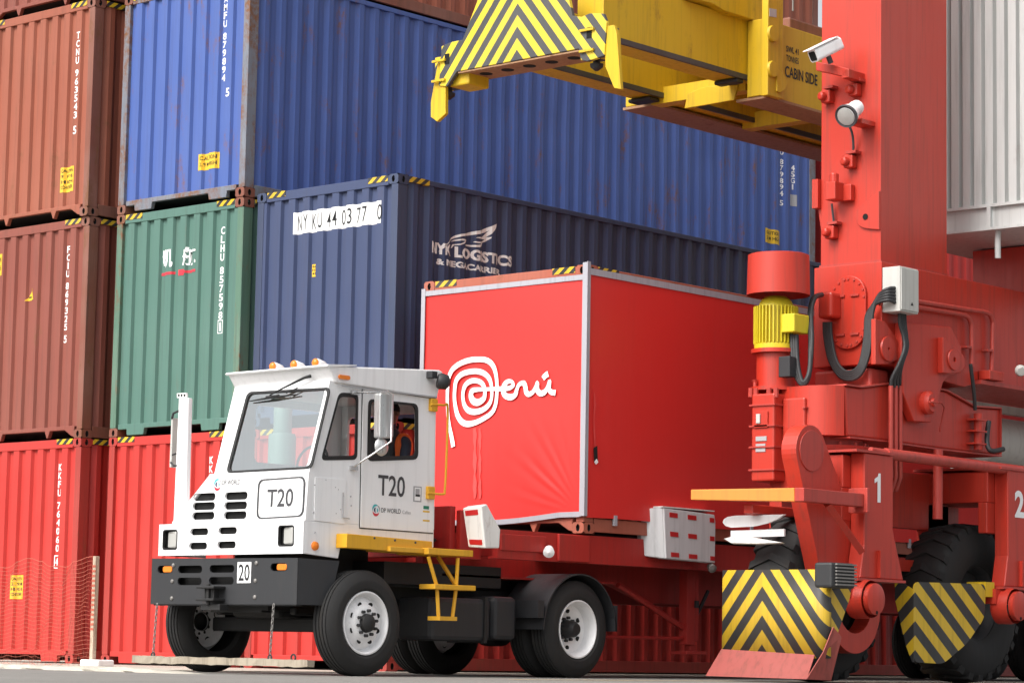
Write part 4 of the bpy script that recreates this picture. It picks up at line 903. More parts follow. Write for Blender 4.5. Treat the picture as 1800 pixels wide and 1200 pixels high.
# ------------------------------------------------------------------ yard trailer under the bannered container
TR = thing('yard_trailer', 'red skeletal yard trailer with white corner guides carrying the bannered container', 'trailer', (26.5, 19.3, 0))
XE = 33.6
for Y0 in (18.12, 20.36):
    m = MB().box(20.02, XE, Y0, Y0+.012, 1.235, 1.495).box(20.02, XE, Y0, Y0+.13, 1.495, 1.515).box(20.02, XE, Y0, Y0+.13, 1.215, 1.235)
    SR = obj('side_rail', m, M['chassis'], TR)
    for x in (20.08, 20.85, 21.05, 22.4, 23.8, 25.2, 26.6):
        obj('rail_gusset', MB().box(x, x+.012, Y0+.0125 if Y0 > 19 else Y0-.10*0+.0125, Y0+.125, 1.2355, 1.4945), M['chassis'], SR)
m = MB().box(20.95, 21.45, 18.085, 18.119, 1.225, 1.505); obj('side_plate', m, M['chassis'], TR, bevel=.006)
m = MB().box(20.05, 20.75, 18.10, 18.119, 1.30, 1.47); obj('side_plate', m, M['chassis'], TR, bevel=.006)
for Y0 in (18.78, 19.72):
    obj('main_beam', MB().prism([(19.6,Y0,1.05),(22.6,Y0,1.05),(23.3,Y0,.84),(XE,Y0,.84),(XE,Y0,1.49),(19.6,Y0,1.49)], (0,.10,0)), M['chassis'], TR)
for i, x in enumerate((20.3, 21.35, 23.3, 25.2, 27.1, 29.0, 30.9, 33.2)):
    obj('cross_member', MB().box(x, x+.12, 18.26, 18.779, 1.25, 1.49).box(x, x+.12, 18.881, 19.719, 1.20, 1.49).box(x, x+.12, 19.821, 20.355, 1.25, 1.49), M['chassis'], TR)
obj('coupler_plate', MB().box(19.6, 22.4, 18.5, 20.1, 1.025, 1.048), M['chassis'], TR)
obj('front_bolster', MB().box(19.62, 19.70, 18.42, 20.45, 1.22, 1.74).box(19.705, 20.02, 18.35, 18.42, 1.20, 1.70), M['chassis'], TR, bevel=.01)
obj('bolster_post', MB().prism([(19.58,18.62,1.22),(19.46,18.80,1.72),(19.46,18.92,1.72),(19.58,18.74,1.22)], (.04,0,0)), M['chassis'], TR)
def guide(front, reflect, sidequad, label=None):
    return None
# front corner guide, leaning outwards, two red reflectors on its front face
gx = 19.50
f = lambda px, py, x=gx: at('x', x, px, py)
q = [f(823,961,gx+.0), f(853,963,gx), f(846,889,gx-.05), f(813,893,gx-.05)]
bk = [at('y', q[1].y, 878, 963), at('y', q[1].y, 880, 930), at('y', q[2].y, 856, 885)]
m = MB()
b0 = [q[0]+Vector((.30,.0,0)), bk[0], bk[1], bk[2], q[3]+Vector((.12,0,.01))]
m.add([q[0],q[1],q[2],q[3], bk[0],bk[1],bk[2], q[0]+Vector((bk[0].x-q[1].x,0,0)), q[3]+Vector((bk[2].x-q[2].x,0,.03)), q[3]+Vector((bk[1].x-q[2].x,0,-.25))],
      [(0,1,2,3),(1,4,5,6,2),(2,6,8,3),(4,7,9,5),(5,9,8,6),(0,7,4,1),(0,3,8,9,7)])
GU = obj('corner_guide', m, M['whitedirty'], TR, bevel=.012)
def refl_on(quad, a0, a1, c0, c1, parent, nrm):
    P = lambda a, c: (quad[0]*(1-a)+quad[1]*a)*(1-c)+(quad[3]*(1-a)+quad[2]*a)*c
    n = Vector(nrm); obj('reflector', MB().prism([P(a0,c0)+n, P(a1,c0)+n, P(a1,c1)+n, P(a0,c1)+n], -n*.9), M['redreflect'], parent)
refl_on(q, .12, .86, .07, .20, GU, (-.004,0,0)); refl_on(q, .12, .80, .80, .93, GU, (-.004,0,0))
fy = q[1].y
m2 = MB(); mid = 2*19.3
m2.add([(p.x, mid-p.y, p.z) for p in m.v], m.f); GF = obj('corner_guide', m2, M['whitedirty'], TR, bevel=.012)
# middle guide with three rows of reflectors
gy = 17.93
s = lambda px, py, y=gy: at('y', y, px, py)
q = [s(1171,981), s(1257,989), s(1256,904), s(1167,892)]
d = q[0]; lw = MB().prism([q[0], q[1], s(1258,917), q[2], q[3]], (0,.12,0)); 
a0 = s(1143,975); a1 = s(1145,903); a2 = s(1160,889)
lw.prism([q[0]+Vector((-.003,.02,0)), q[3]+Vector((-.003,.02,0)), Vector((q[3].x-.10,18.10,q[3].z-.01)), Vector((q[3].x-.16,18.14,q[3].z-.07)), Vector((q[0].x-.16,18.14,q[0].z+.03))], (.0,.06,0))
G2 = obj('corner_guide', lw, M['reflwhite'], TR, bevel=.008)
obj('guide_top', MB().box(q[3].x-.02, q[2].x, gy+.0, 18.12, q[3].z+.004, q[3].z+.018), M['whitedirty'], G2)
for cc in ((.045,.135),(.45,.545),(.83,.925)):
    for aa in ((.10,.26),(.46,.63),(.90,.99)): refl_on(q, aa[0], aa[1], cc[0], cc[1], G2, (0,-.004,0))
m = MB().box(q[0].x, q[1].x, 20.55, 20.67, q[0].z, q[3].z); obj('corner_guide', m, M['reflwhite'], TR, bevel=.008)
obj('side_lamp', MB().lathe([(0,.001),(0,.05),(.08,.06),(.10,.001)], s(965,966,18.06), (-.6,-.5,-.3), 16), M['letter'], TR, smooth=50)
obj('side_lamp', MB().lathe([(0,.001),(0,.04),(.07,.05),(.09,.001)], s(1248,994,17.98), (-.3,-.8,-.5), 16), M['steel'], TR, smooth=50)
# landing gear
for Y0 in (18.42, 20.06):
    c = at('y', Y0, 1221, 1000).x if Y0 < 19 else at('y', 18.42, 1221, 1000).x
    LG = obj('landing_leg', MB().box(c-.13, c+.02, Y0, Y0+.12, .38, 1.22).box(c+.03, c+.10, Y0+.01, Y0+.11, .42, 1.22), M['chassis'], TR, bevel=.006)
    obj('landing_foot', MB().box(c-.20, c+.16, Y0-.06, Y0+.18, .27, .31).box(c-.04, c+.06, Y0+.02, Y0+.10, .30, .38), M['chassis'], LG, bevel=.006)
    obj('leg_brace', MB().tube([(c-.10,Y0+.06,.56),(c-1.25,Y0+.10,1.02)], .035, 6).tube([(c-.10,Y0+.06,.45),(c-1.6,Y0+.2,.44)], .022, 6), M['chassis'], LG)
    obj('leg_handle', MB().box(c-.0, c+.05, Y0-.03, Y0-.0, .80, .88).tube([(c+.10,Y0+.05,.70),(c+.32,Y0+.05,1.0)], .022, 6), M['dark'], LG)
for x in (31.3, 32.6):
    for Y0, sg in ((18.10,1),(18.42,1),(20.50,-1),(20.18,-1)): wheel(TR, (x,Y0,.513), sg, 'rear')
    obj('axle', MB().cyl((x,18.2,.513),(x,20.4,.513),.08), M['black'], TR)
# ------------------------------------------------------------------ gantry crane
CR = thing('gantry_crane', 'red rubber tyred gantry crane with leg, wheel frames and striped guards', 'crane', (25.0, 16.4, 0))
Yc = 16.42
cy_ = lambda px, py, y=15.95: at('y', y, px, py)
cx_ = lambda px, py, x: at('x', x, px, py)
# leg
LX0, LX1, LY0, LY1 = 23.86, 25.20, 16.00, 16.80
ZL = 4.60
lg = MB(); lg.box(LX0, LX1, LY0, LY1, ZL, 11.0)
LEG = obj('leg', lg, M['crane'], CR, bevel=.006)
obj('weld_flange', MB().box(LX0-.012, LX1+.012, LY0-.012, LY1+.012, ZL-.014, ZL+.012), M['crane2'], LEG)
obj('leg_lug', MB().prism(crom([cx_(*p, LX0) for p in ((1548,336),(1512,365),(1505,380),(1512,396),(1525,402),(1548,404))], 3)+[], (-.03,0,0)), M['crane'], LEG, bevel=.004)
c = cx_(1521, 381, LX0-.034); obj('lug_hole', MB().lathe([(0,.035),(.002,.035),(.0021,.001)], c, (-1,0,0), 14), M['slot'], LEG)
# sill beam with the pivot box below the leg
SY0, SY1 = 15.96, 16.86
e = lambda px, py: cx_(px, py, 23.82)
zt = ZL-.015; zb = cy_(1740, 672, SY0).z
obj('sill_beam', MB().prism([(23.82,SY0,zt),(33.5,SY0,zt),(33.5,SY0,zb),(25.9,SY0,zb),(25.5,SY0,zb-.1),(23.82,SY0,cx_(1520,640,23.82).z)], (0,SY1-SY0,0)), M['crane'], CR, bevel=.008)
obj('sill_flange', MB().box(25.7, 33.5, SY0-.10, SY1+.1, zb-.05, zb-.004), M['crane2'], CR)
# bolted oval inspection cover
X = 23.80
cc = cx_(1492, 549, X); hw = (cx_(1461,549,X).y-cx_(1523,549,X).y)/2; hh = (cx_(1492,485,X).z-cx_(1492,613,X).z)/2
ov = [(X-.02, cc.y+a, cc.z+b) for a, b in rrect(-hw, hw, -hh, hh, hw*.98, 8)]
CV = obj('inspection_cover', MB().prism(ov, (.035,0,0)), M['crane'], CR, bevel=.006)
for k in range(18):
    i = int(k*len(ov)/18); p = Vector(ov[i]); d = (Vector((X-.02,cc.y,cc.z))-p); p = p+d*.09
    obj('cover_bolt', MB().lathe([(0,.016),(.012,.015),(.013,.001)], p, (-1,0,0), 6), M['crane2'], CV)
for py in (521, 589):
    for w_ in (cx_(1480, py, X), cx_(1505, py-2, X)): obj('cover_handle', MB().box(X-.04, X-.02, w_.y-.055, w_.y+.055, w_.z-.012, w_.z+.012), M['crane2'], CV)
# side lugs and pivot brackets
def lug(px0, px1, py0, py1, y, name='pivot_lug', th=.12):
    pass
L1 = [cy_(*p, 15.90) for p in ((1539,560),(1556,565),(1578,597),(1583,615),(1578,632),(1560,640),(1539,640))]
PL = obj('pivot_lug', MB().prism(L1, (0,.06,0)), M['crane'], CR, bevel=.008)
c = cy_(1560, 613, 15.895); obj('lug_boss', MB().lathe([(0,.14),(.02,.135),(.021,.02),(.0,.018)], c, (0,-1,0), 20), M['crane'], PL, smooth=40)
# pivot fork that hangs from the sill to the equaliser beam
PK = [cy_(*p, 15.86) for p in ((1586,566),(1672,575),(1690,610),(1690,655),(1668,660),(1658,672),(1650,700),(1637,742),(1607,740),(1588,690),(1584,640))]
PF = obj('pivot_fork', MB().prism(PK, (0,.10,0)), M['crane'], CR, bevel=.01)
q = [cy_(1652,590,15.80), cy_(1693,635,15.80), cy_(1690,652,15.80), cy_(1655,656,15.80)]
g_ = MB().prism([cy_(1658,590,15.86), cy_(1640,600,15.6), cy_(1622,650,15.6), cy_(1656,655,15.86)], (.02,0,0)); 
obj('fork_gusset', MB().prism(crom([cy_(*p, 15.78) for p in ((1658,592),(1676,606),(1694,625),(1697,640),(1690,652),(1675,656),(1658,655))], 3), (0,.08,0)), M['crane'], PF, bevel=.008)
c = cy_(1676, 632, 15.775); obj('lug_boss', MB().lathe([(0,.12),(.015,.115),(.016,.03),(0,.028)], c, (0,-1,0), 18), M['crane'], PF, smooth=40)
c = cy_(1627, 708, 15.86); obj('pivot_pin', MB().lathe([(-.02,.13),(.06,.13),(.08,.11),(.10,.10),(.10,.05),(.13,.045),(.13,.001)], c, (0,-1,0), 24), M['crane'], PF, smooth=40)
obj('grease_pipe', MB().tube([cy_(1634,706,15.72), cy_(1655,708,15.75), cy_(1660,716,15.80), cy_(1653,752,15.82), cy_(1652,758,15.84)], .010, 6), M['crane2'], PF, smooth=60)
# far fork
obj('pivot_fork', MB().prism([p+Vector((0,.86,0)) for p in PK], (0,.10,0)), M['crane'], CR, bevel=.01)
# equaliser beam
EBp = [(1484,678),(1512,682),(1560,676),(1584,678),(1640,684),(1662,688),(1712,716),(1757,719),(1757,799),(1735,797),(1640,786),(1585,778),(1564,774),(1490,766)]
EBo = [cy_(*p, 15.98) for p in EBp]
EB = obj('equaliser_beam', MB().prism(EBo, (0,.82,0)), M['crane'], CR, bevel=.02)
xe = EBo[0].x
pf = [(xe,15.98),(xe-.10,16.02),(xe-.20,16.12),(xe-.24,16.25),(xe-.24,16.62),(xe-.1,16.76),(xe,16.80)]
zt0, zb0_ = EBo[0].z, EBo[-1].z
obj('rounded_end', MB().prism([(x,y,zb0_) for x, y in pf], (0,0,zt0-zb0_)), M['crane'], EB, smooth=50)
fl = MB()
for i in range(8): fl.prism([EBo[i]+Vector((0,-.03,.004)), EBo[i+1]+Vector((0,-.03,.004)), EBo[i+1]+Vector((0,-.03,.022)), EBo[i]+Vector((0,-.03,.022))], (0,.88,0))
obj('beam_flange', fl, M['crane2'], EB)
fl = MB()
for i in range(8, 13): fl.prism([EBo[i]+Vector((0,-.03,-.004)), EBo[i+1]+Vector((0,-.03,-.004)), EBo[i+1]+Vector((0,-.03,-.022)), EBo[i]+Vector((0,-.03,-.022))], (0,.88,0))
obj('beam_flange', fl, M['crane2'], EB)
obj('slewing_plate', MB().lathe([(0,.001),(0,.44),(.05,.46),(.05,.001)], (23.5,16.42,zb0_-.14), (0,0,1), 32).lathe([(.05,.36),(.14,.36)], (23.5,16.42,zb0_-.14), (0,0,1), 32), M['crane2'], EB, smooth=40)
for k in range(14):
    a = 2*math.pi*k/14; obj('flange_bolt', MB().cyl((23.5+.41*math.cos(a),16.42+.41*math.sin(a),zb0_-.095),(23.5+.41*math.cos(a),16.42+.41*math.sin(a),zb0_-.055),.02,6), M['crane2'], EB)
m = MB()
for p in ((1705,737),(1705,757),(1705,779)):
    c = cy_(*p, 15.96); m.box(c.x-.05, c.x+.17, 15.84, 15.975, c.z-.012, c.z+.006)
c0 = cy_(1716,726,15.9); c1 = cy_(1716,790,15.9); m.cyl((c0.x+.04,15.90,c0.z),(c1.x+.04,15.90,c1.z),.05,12)
obj('valve_rack', m, M['crane'], EB)
obj('hydraulic_hose', MB().tube(crom([cy_(1706,640,15.8), cy_(1712,690,15.84), cy_(1714,720,15.88)], 5), .022), M['hose'], CR, smooth=60)
obj('hydraulic_hose', MB().tube(crom([cy_(1738,740,15.88), cy_(1735,775,15.86), cy_(1742,792,15.80), cy_(1764,789,15.75)], 6), .030), M['hose'], CR, smooth=60)
# wheel frames 1 and 2
def wheel_frame(xw, num, Yf=15.66):
    dx = xw-23.62; ty0 = 16.08
    z0, z1 = 1.10, 2.42
    F1 = MB().prism([(23.52+dx,Yf,z1),(24.06+dx,Yf,z1),(24.06+dx,Yf,1.62),(24.26+dx,Yf,z0),(23.44+dx,Yf,z0),(23.52+dx,Yf,1.45)], (0,.18,0))
    o = obj('wheel_frame', F1, M['crane'], CR, bevel=.012)
    obj('frame_crown', MB().box(23.38+dx, 24.25+dx, Yf+.181, 16.80, 2.05, 2.40).box(23.36+dx, 23.84+dx, Yf+.181, Yf+.30, 1.70, 2.05), M['crane'], o, bevel=.012)
    obj('frame_cap', MB().box(23.34+dx, 24.04+dx, Yf-.02, 16.82, 2.424, 2.45), M['crane2'], o)
    obj('inner_plate', MB().box(23.36+dx, 24.0+dx, 16.62, 16.78, .95, 2.04), M['crane'], o)
    obj('base_flange', MB().box(23.36+dx, 24.26+dx, Yf-.03, Yf+.24, z0-.03, z0-.002), M['crane2'], o)
    obj('frame_gusset', MB().box(23.76+dx, 23.775+dx, Yf-.04, Yf-.0, 1.11, 1.4), M['crane'], o)
    H = obj('axle_housing', MB().lathe([(-.15,.205),(.0,.205),(.04,.195),(.06,.195)], (23.51+dx,Yf-.04,.88), (0,-1,0), 30).box(23.28+dx, 23.76+dx, Yf+.02, Yf+.17, .90, 1.068), M['crane'], o, smooth=40)
    obj('axle_cap', MB().lathe([(.0,.165),(.055,.165),(.062,.15),(.062,.001)], (23.51+dx,Yf-.10,.88), (0,-1,0), 28), M['crane'], H, smooth=40)
    obj('cap_hole', MB().lathe([(0,.02),(.003,.02),(.0031,.001)], (23.51+dx,Yf-.164,.74), (0,-1,0), 10), M['slot'], H)
    # tyre with chevron lugs
    Rr, y0, y1 = .915, ty0, ty0+.56; rim = .42
    pr_ = [(.05,rim),(0,rim+.06),(-.015,rim+.22),(.01,Rr-.12),(.045,Rr-.055),(.09,Rr-.035),(.28,Rr-.028),(.47,Rr-.035),(.515,Rr-.055),(.55,Rr-.12),(.575,rim+.22),(.56,rim+.06),(.51,rim)]
    TY = obj('tyre', MB().lathe(pr_, (23.62+dx,y0,.915), (0,1,0), 60), M['rubber'], CR, smooth=45)
    m = MB(); nl = 26; cx0, cz0 = 23.62+dx, .915
    for k in range(nl):
        a = 2*math.pi*k/nl
        for s_ in (-1, 1):
            vs = []
            for r_, inset in ((Rr-.075,0),(Rr+.004,.02)):
                for t_, da in ((0,.02),(1,.10)):
                    yy = .28+s_*(.02*(1-t_)+(.27-inset*.6)*t_) if t_ else .28+s_*.0
                    for e_ in (-.055+inset*.4, .055-inset*.4):
                        an = a+da*1.4*(1 if True else 0)+e_; rr = r_-(.05 if t_ else 0)*(.55)
                        vs.append((cx0+rr*math.cos(an), y0+yy, cz0+rr*math.sin(an)))
            m.add(vs, [(0,1,3,2),(4,6,7,5),(0,4,5,1),(2,3,7,6),(0,2,6,4),(1,5,7,3)])
    obj('tread_lugs', m, M['rubber'], TY)
    obj('wheel_rim', MB().lathe([(.06,rim+.004),(.10,rim-.03),(.20,rim-.06),(.21,.2),(.12,.19),(.12,.001)], (23.62+dx,y0,.915), (0,1,0), 36), M['dark'], TY, smooth=40)
    # numeral
    if num == '1': vs, fs, ww = [(.055,0),(.115,0),(.115,.31),(.075,.31),(.06,.275),(.0,.245),(.0,.20),(.055,.225)], [[0,1,2,3,4,5,6,7]], .14
    else: vs, fs, ww = text2d(num, .31, None, .035)
    cxn = 23.77+dx if num == '1' else 23.76+dx; zc = at('y', Yf, 1544, 857).z if num == '1' else at('y', Yf, 1795, 886).z
    obj('wheel_number', on_plane([(u-ww/2, v-.155) for u, v in vs], fs, lambda u, v: (cxn+u, Yf-.004, zc+v)), M['white'], o)
    return o
WX1, WX2 = 23.16, 26.04
WF1 = wheel_frame(WX1, '1'); WF2 = wheel_frame(WX2, '2')
# chain case from the drive to wheel 1
KY = 15.848
kp = lambda px, py: at('y', KY, px, py)
up = kp(1426, 792); lo = Vector((WX1+.01, KY, .78)); ru, rl = .27, .47
d = (up-lo); L_ = d.length; ang = math.atan2(d.z, d.x); dl = math.acos((rl-ru)/L_)
arc = lambda c, r, a0, a1, n=16: [(c.x+r*math.cos(a0+(a1-a0)*i/n), KY, c.z+r*math.sin(a0+(a1-a0)*i/n)) for i in range(n+1)]
case = arc(up, ru, ang-dl, ang+dl)+arc(lo, rl, ang+dl, ang-dl+2*math.pi, 24)
hole = arc(Vector((lo.x,KY,lo.z+.05)), .31, 0, 2*math.pi-.001, 24)
KC = obj('chain_case', panel([Vector(p) for p in case], [[Vector(p) for p in hole[:-1]]], (0,.19,0)), M['crane'], CR, bevel=.015)
ci = arc(up, ru*.80, 0, 2*math.pi, 26)[:-1]
obj('case_cover', MB().prism([Vector(p)+Vector((0,-.012,0)) for p in ci], (0,.012,0)), M['crane2'], KC, bevel=.005)
# gearbox and vertical drive motor
GY = 15.90
gx_ = lambda px, py, x=22.72: at('x', x, px, py)
gA, gB = gx_(1320,846), gx_(1361,690)
zg0, zg1 = gA.z, gB.z; ya, yb = gB.y, gA.y
GB = obj('gearbox', MB().box(22.72, 23.36, ya, yb, zg0, zg1), M['crane'], CR, bevel=.02)
obj('gearbox', MB().box(22.86, 23.30, ya-.30, ya-.003, zg0+.28, zg1-.05), M['crane'], CR, bevel=.02)
m = MB()
for t_ in (.12,.38,.62,.86): 
    z_ = zg0+(zg1-zg0)*t_; m.box(22.70, 23.38, ya-.02, yb+.02, z_, z_+.018)
obj('gearbox_ribs', m, M['crane2'], GB)
m = MB()
for t_ in (.42,.62,.82):
    z_ = zg0+(zg1-zg0)*t_; m.box(22.84, 23.32, ya-.32, ya-.28, z_, z_+.016)
obj('gearbox_ribs', m, M['crane2'], GB)
a = gx_(1326,752,22.71); b = gx_(1350,722,22.71); obj('inspection_cover', MB().box(22.70, 22.715, b.y, a.y, a.z, b.z), M['crane'], GB, bevel=.004)
a = gx_(1329,744,22.69); b = gx_(1336,727,22.69); obj('oil_gauge', MB().box(22.685, 22.70, b.y, a.y, a.z, b.z), M['greybox'], GB, bevel=.004)
a = gx_(1328,794,22.71); b = gx_(1345,779,22.71); obj('name_plate', MB().box(22.712, 22.7185, b.y, a.y, a.z, b.z), M['palegrey'], GB)
a = gx_(1328,775,22.71); b = gx_(1347,766,22.71); obj('name_plate', MB().box(22.712, 22.7185, b.y, a.y, a.z, b.z), M['palegrey'], GB)
for px in (1320,1329,1352,1364): c = gx_(px, 690, 22.76); obj('gearbox_bolt', MB().cyl((c.x,c.y,c.z-.05),(c.x,c.y,c.z+.05),.03,10), M['crane2'], GB)
obj('breather', MB().tube([gx_(1327,690,22.8), gx_(1327,672,22.8), gx_(1326,668,22.8)], [.02,.02,.035]), M['crane2'], GB)
mx, my = 23.02, (at('x', 23.02, 1364, 560)).y
zz = lambda py: at('x', 23.02, 1364, py).z
DM = obj('drive_motor', MB().lathe([(zz(615)-zz(612),.001),(0,.235),(.06,.235),(.06,.20),(zz(540)-zz(615),.20),(zz(530)-zz(615),.17),(zz(522)-zz(615),.12),(zz(520)-zz(615),.001)], (mx,my,zz(615)), (0,0,1), 32), M['motor'], CR, smooth=40)
m = MB(); 
for k in range(36):
    a = 2*math.pi*k/36; c_, s_ = math.cos(a), math.sin(a); t0 = Vector((-s_,c_,0))*.006; r0_ = Vector((mx+.195*c_,my+.195*s_,zz(605))); r1_ = Vector((mx+.245*c_,my+.245*s_,zz(605)))
    m.prism([r0_-t0, r1_-t0, r1_+t0, r0_+t0], (0,0,zz(540)-zz(605)))
obj('cooling_fins', m, M['motor'], DM)
a = at('x', mx-.10, 1386, 585); b = at('x', mx-.10, 1412, 550)
obj('terminal_box', MB().box(mx-.16, mx+.12, my-.36, my-.19, a.z, b.z+.0), M['motor'], DM, bevel=.012)
obj('motor_hood', MB().lathe([(0,.345),(zz(450)-zz(520),.335),(zz(449)-zz(520),.32),(zz(447.5)-zz(520),.001)], (mx,my-.03,zz(520)), (0,0,1), 40).lathe([(0,.335),(.12,.330)], (mx,my-.03,zz(520)), (0,0,1), 40), M['crane'], CR, smooth=40)
DA = obj('drive_adapter', MB().lathe([(0,.27),(.04,.27),(.04,.21),(zz(622)-zz(688),.21),(zz(622)-zz(688),.27),(zz(615)-zz(688),.27),(zz(615)-zz(688),.001)], (mx,my,zz(688)), (0,0,1), 32), M['crane'], CR, smooth=40)
a = at('x', mx-.22, 1368, 663); b = at('x', mx-.22, 1388, 625); obj('adapter_window', MB().box(mx-.22, mx-.1, b.y, a.y, a.z, b.z), M['dark'], DA, bevel=.01)
obj('drive_bracket', MB().box(23.0, 23.6, my-.25, my+.1, zz(700)-.02, zz(690)), M['crane'], CR)
# orange bumper arm
OX = 21.80
o_ = lambda px, py: at('x', OX, px, py)
q = [o_(1214,878), o_(1396,881), o_(1396,857), o_(1214,860)]
OB = obj('bumper_arm', MB().prism(q, (.12,0,0)), M['orange'], CR, bevel=.008)
yk = q[1].y; zk0, zk1 = q[1].z, q[2].z
obj('bumper_arm', MB().box(OX, 22.88, yk-.12, yk-.002, zk0, zk1).box(22.88, 22.93, yk-.16, yk+.08, zk0-.06, zk1+.06), M['crane2'], CR, bevel=.008)
obj('arm_brace', MB().tube([(22.30,yk-.06,zk0), (22.92,yk-.06,zk0-.46)], .05, 4), M['crane'], CR)
obj('arm_bracket', MB().box(21.95, 22.9, 16.3, 16.42, zk0-.10, zk0-.004), M['crane'], CR, bevel=.01)
# white curved deflector shells hung below the arm
wq = lambda px, py, x=22.42: at('x', x, px, py)
WD = obj('deflector', MB().prism([wq(*p, 22.10) for p in ((1270,918),(1272,912),(1278,908),(1290,906),(1335,905),(1378,904),(1366,912),(1350,919),(1325,925),(1285,927),(1275,924))], (.05,0,.006)), M['white'], CR, bevel=.004)
obj('deflector_bracket', MB().prism([wq(*p, 22.14) for p in ((1284,932),(1378,929),(1378,942),(1284,945))], (.03,0,0)), M['white'], WD, bevel=.004)
obj('deflector_stem', MB().box(22.18, 22.95, 16.30, 16.36, wq(1330,938).z-.02, wq(1330,938).z+.03), M['dark'], WD)
WD2 = obj('deflector', MB().prism([wq(*p, 22.10) for p in ((1272,946),(1284,943),(1325,944),(1376,953),(1330,955),(1285,954))], (.05,0,-.01)), M['whitedirty'], CR, bevel=.004)
obj('brake_hose', MB().tube(crom([(22.45,16.1,zk0-.02),(22.40,16.0,2.0),(22.42,15.95,1.72),(22.6,15.92,1.45)], 6), .03), M['hose'], CR, smooth=60)
# striped guard round wheel 1
M['chev1'] = stripes('chevron_guard_front', 'chevron', 'Y', 16.33, 1.28, .300, .06, rough=.45, rust=.12, dirt=.35)
GX = 22.18
ga, gb_ = at('x', GX, 1270, 1153), at('x', GX, 1450, 1000); gz0, gz1 = ga.z, gb_.z; gy1, gy0 = ga.y, gb_.y
rr_ = .10; out = [(GX,gy1),(GX,gy0+rr_)]+[(GX+rr_*(1-math.cos(t)), gy0+rr_*(1-math.sin(t))) for t in [rad(15*i) for i in range(1,7)]]+[(GX+.42,gy0)]
vs = [(x,y,z) for x,y in out for z in (gz0,gz1)]
GS = obj('wheel_guard', MB().add(vs, [(2*i,2*i+2,2*i+3,2*i+1) for i in range(len(out)-2)]), M['chev1'], CR, smooth=40)
so = GS.modifiers.new('solid', 'SOLIDIFY'); so.thickness = .012; so.offset = 1
xr = out[-2][0]
M['chevside'] = stripes('chevron_guard_side', 'diag', 'X', 22.5, .95, .292, .10, rough=.45, rust=.12, dirt=.35)
obj('guard_wing', MB().prism([(xr+.002,gy0-.0,gz1),(xr+.42,gy0,gz1-.05),(xr+.34,gy0,gz1-.30),(xr+.10,gy0,gz0+.20),(xr+.002,gy0,gz0+.25)], (0,.012,0)), M['chevside'], GS)
s0 = [at('x', 22.02, *p) for p in ((1240,1187),(1418,1193))]; s1 = [at('x', GX-.012, *p) for p in ((1268,1140),(1432,1150))]
SH = obj('guard_skirt', MB().prism([s0[0], s0[1], s1[1], s1[0]], (.012,0,.006)), M['skirt'], CR)
e0 = s0[1]; obj('guard_skirt', MB().prism([e0, (GX+.20,e0.y-.05,e0.z-.01), (GX+.22,gy0-.06,gz0+.22), (GX+.10,gy0-.04,gz0+.32), (GX-.02,gy0-.0,gz0+.06)], (0.0,.012,0)), M['skirt'], CR)
# vented horn box
h0 = at('y', 15.36, 1459, 1032); h1 = at('y', 15.36, 1499, 990)
HN = obj('horn_box', MB().box(h0.x, h1.x+.02, 15.34, 15.56, h0.z, h1.z), M['hose'], CR, bevel=.025)
m = MB()
for k in range(7):
    z_ = h0.z+(h1.z-h0.z)*(.10+.8*k/6); m.box(h0.x+.06, h1.x+.01, 15.315, 15.34, z_, z_+.016)
obj('horn_louvres', m, M['steel'], HN)
# striped guard of wheel 2
G2Y = 15.72
p_ = lambda px, py: at('y', G2Y, px, py)
ax = p_(1606, 1050).x
M['chev2'] = stripes('chevron_second_guard', 'chevron', 'X', ax+.03, .72, .31, .10, rough=.45, rust=.12, dirt=.35)
g2 = roundpoly([p_(1606,1022), p_(1733,1026), p_(1731,1085), p_(1700,1130), p_(1658,1166), p_(1606,1163)], .10, 4)
GU2 = obj('wheel_guard', MB().prism(g2, (0,.014,0)), M['chev2'], CR)
gl = at('x', ax, 1580, 1020)
M['chev3'] = stripes('chevron_second_guard_end', 'diag', 'Y', 15.72, 1.0, .31, .12, rough=.45, rust=.12, dirt=.35)
w2 = [(ax-.002,G2Y,g2[0].z+.015), (ax-.002,gl.y+.05,gl.z+.03), (ax-.002,gl.y+.05,gl.z-.20), (ax-.002,G2Y+.10,g2[0].z-.58), (ax-.002,G2Y+.02,p_(1606,1163).z), (ax-.002,G2Y,p_(1606,1163).z)]
obj('guard_wing', MB().prism(w2, (.014,0,0)), M['chev3'], GU2)
obj('guard_bracket', MB().box(p_(1733,1030).x, p_(1748,1030).x, G2Y, G2Y+.25, p_(1733,1048).z, p_(1733,1022).z), M['spyel'], GU2)
# long pipe and other pipework
PY = 15.72
pp = lambda px, py, y=PY: at('y', y, px, py)
obj('long_pipe', MB().tube([pp(1556,797), pp(1830,832)], .062, 14), M['crane2'], CR, smooth=60)
obj('pipe_stub', MB().tube([pp(1556,797), pp(1545,793), pp(1530,790)], [.05,.035,.03], 10), M['crane2'], CR, smooth=60)
obj('support_pipe', MB().tube([pp(1649,790,15.9), pp(1648,912,15.9)], .055, 12), M['crane2'], CR, smooth=60)
for dx_ in (0, 9, 18):
    obj('vertical_pipe', MB().tube([pp(1566+dx_*.9,678,15.90), pp(1566+dx_*.9,790,15.90), pp(1566+dx_*.9,838,15.90), pp(1558+dx_*.9,862,15.98)], .027, 10), M['crane2'], CR, smooth=60)
yE = 15.90
ep = lambda px, py: at('y', yE, px, py)
obj('conduit', MB().tube(crom([ep(1612,530), ep(1700,544), ep(1735,550), ep(1744,562), ep(1745,580), ep(1743,662)], 5), .028, 10), M['crane2'], CR, smooth=60)
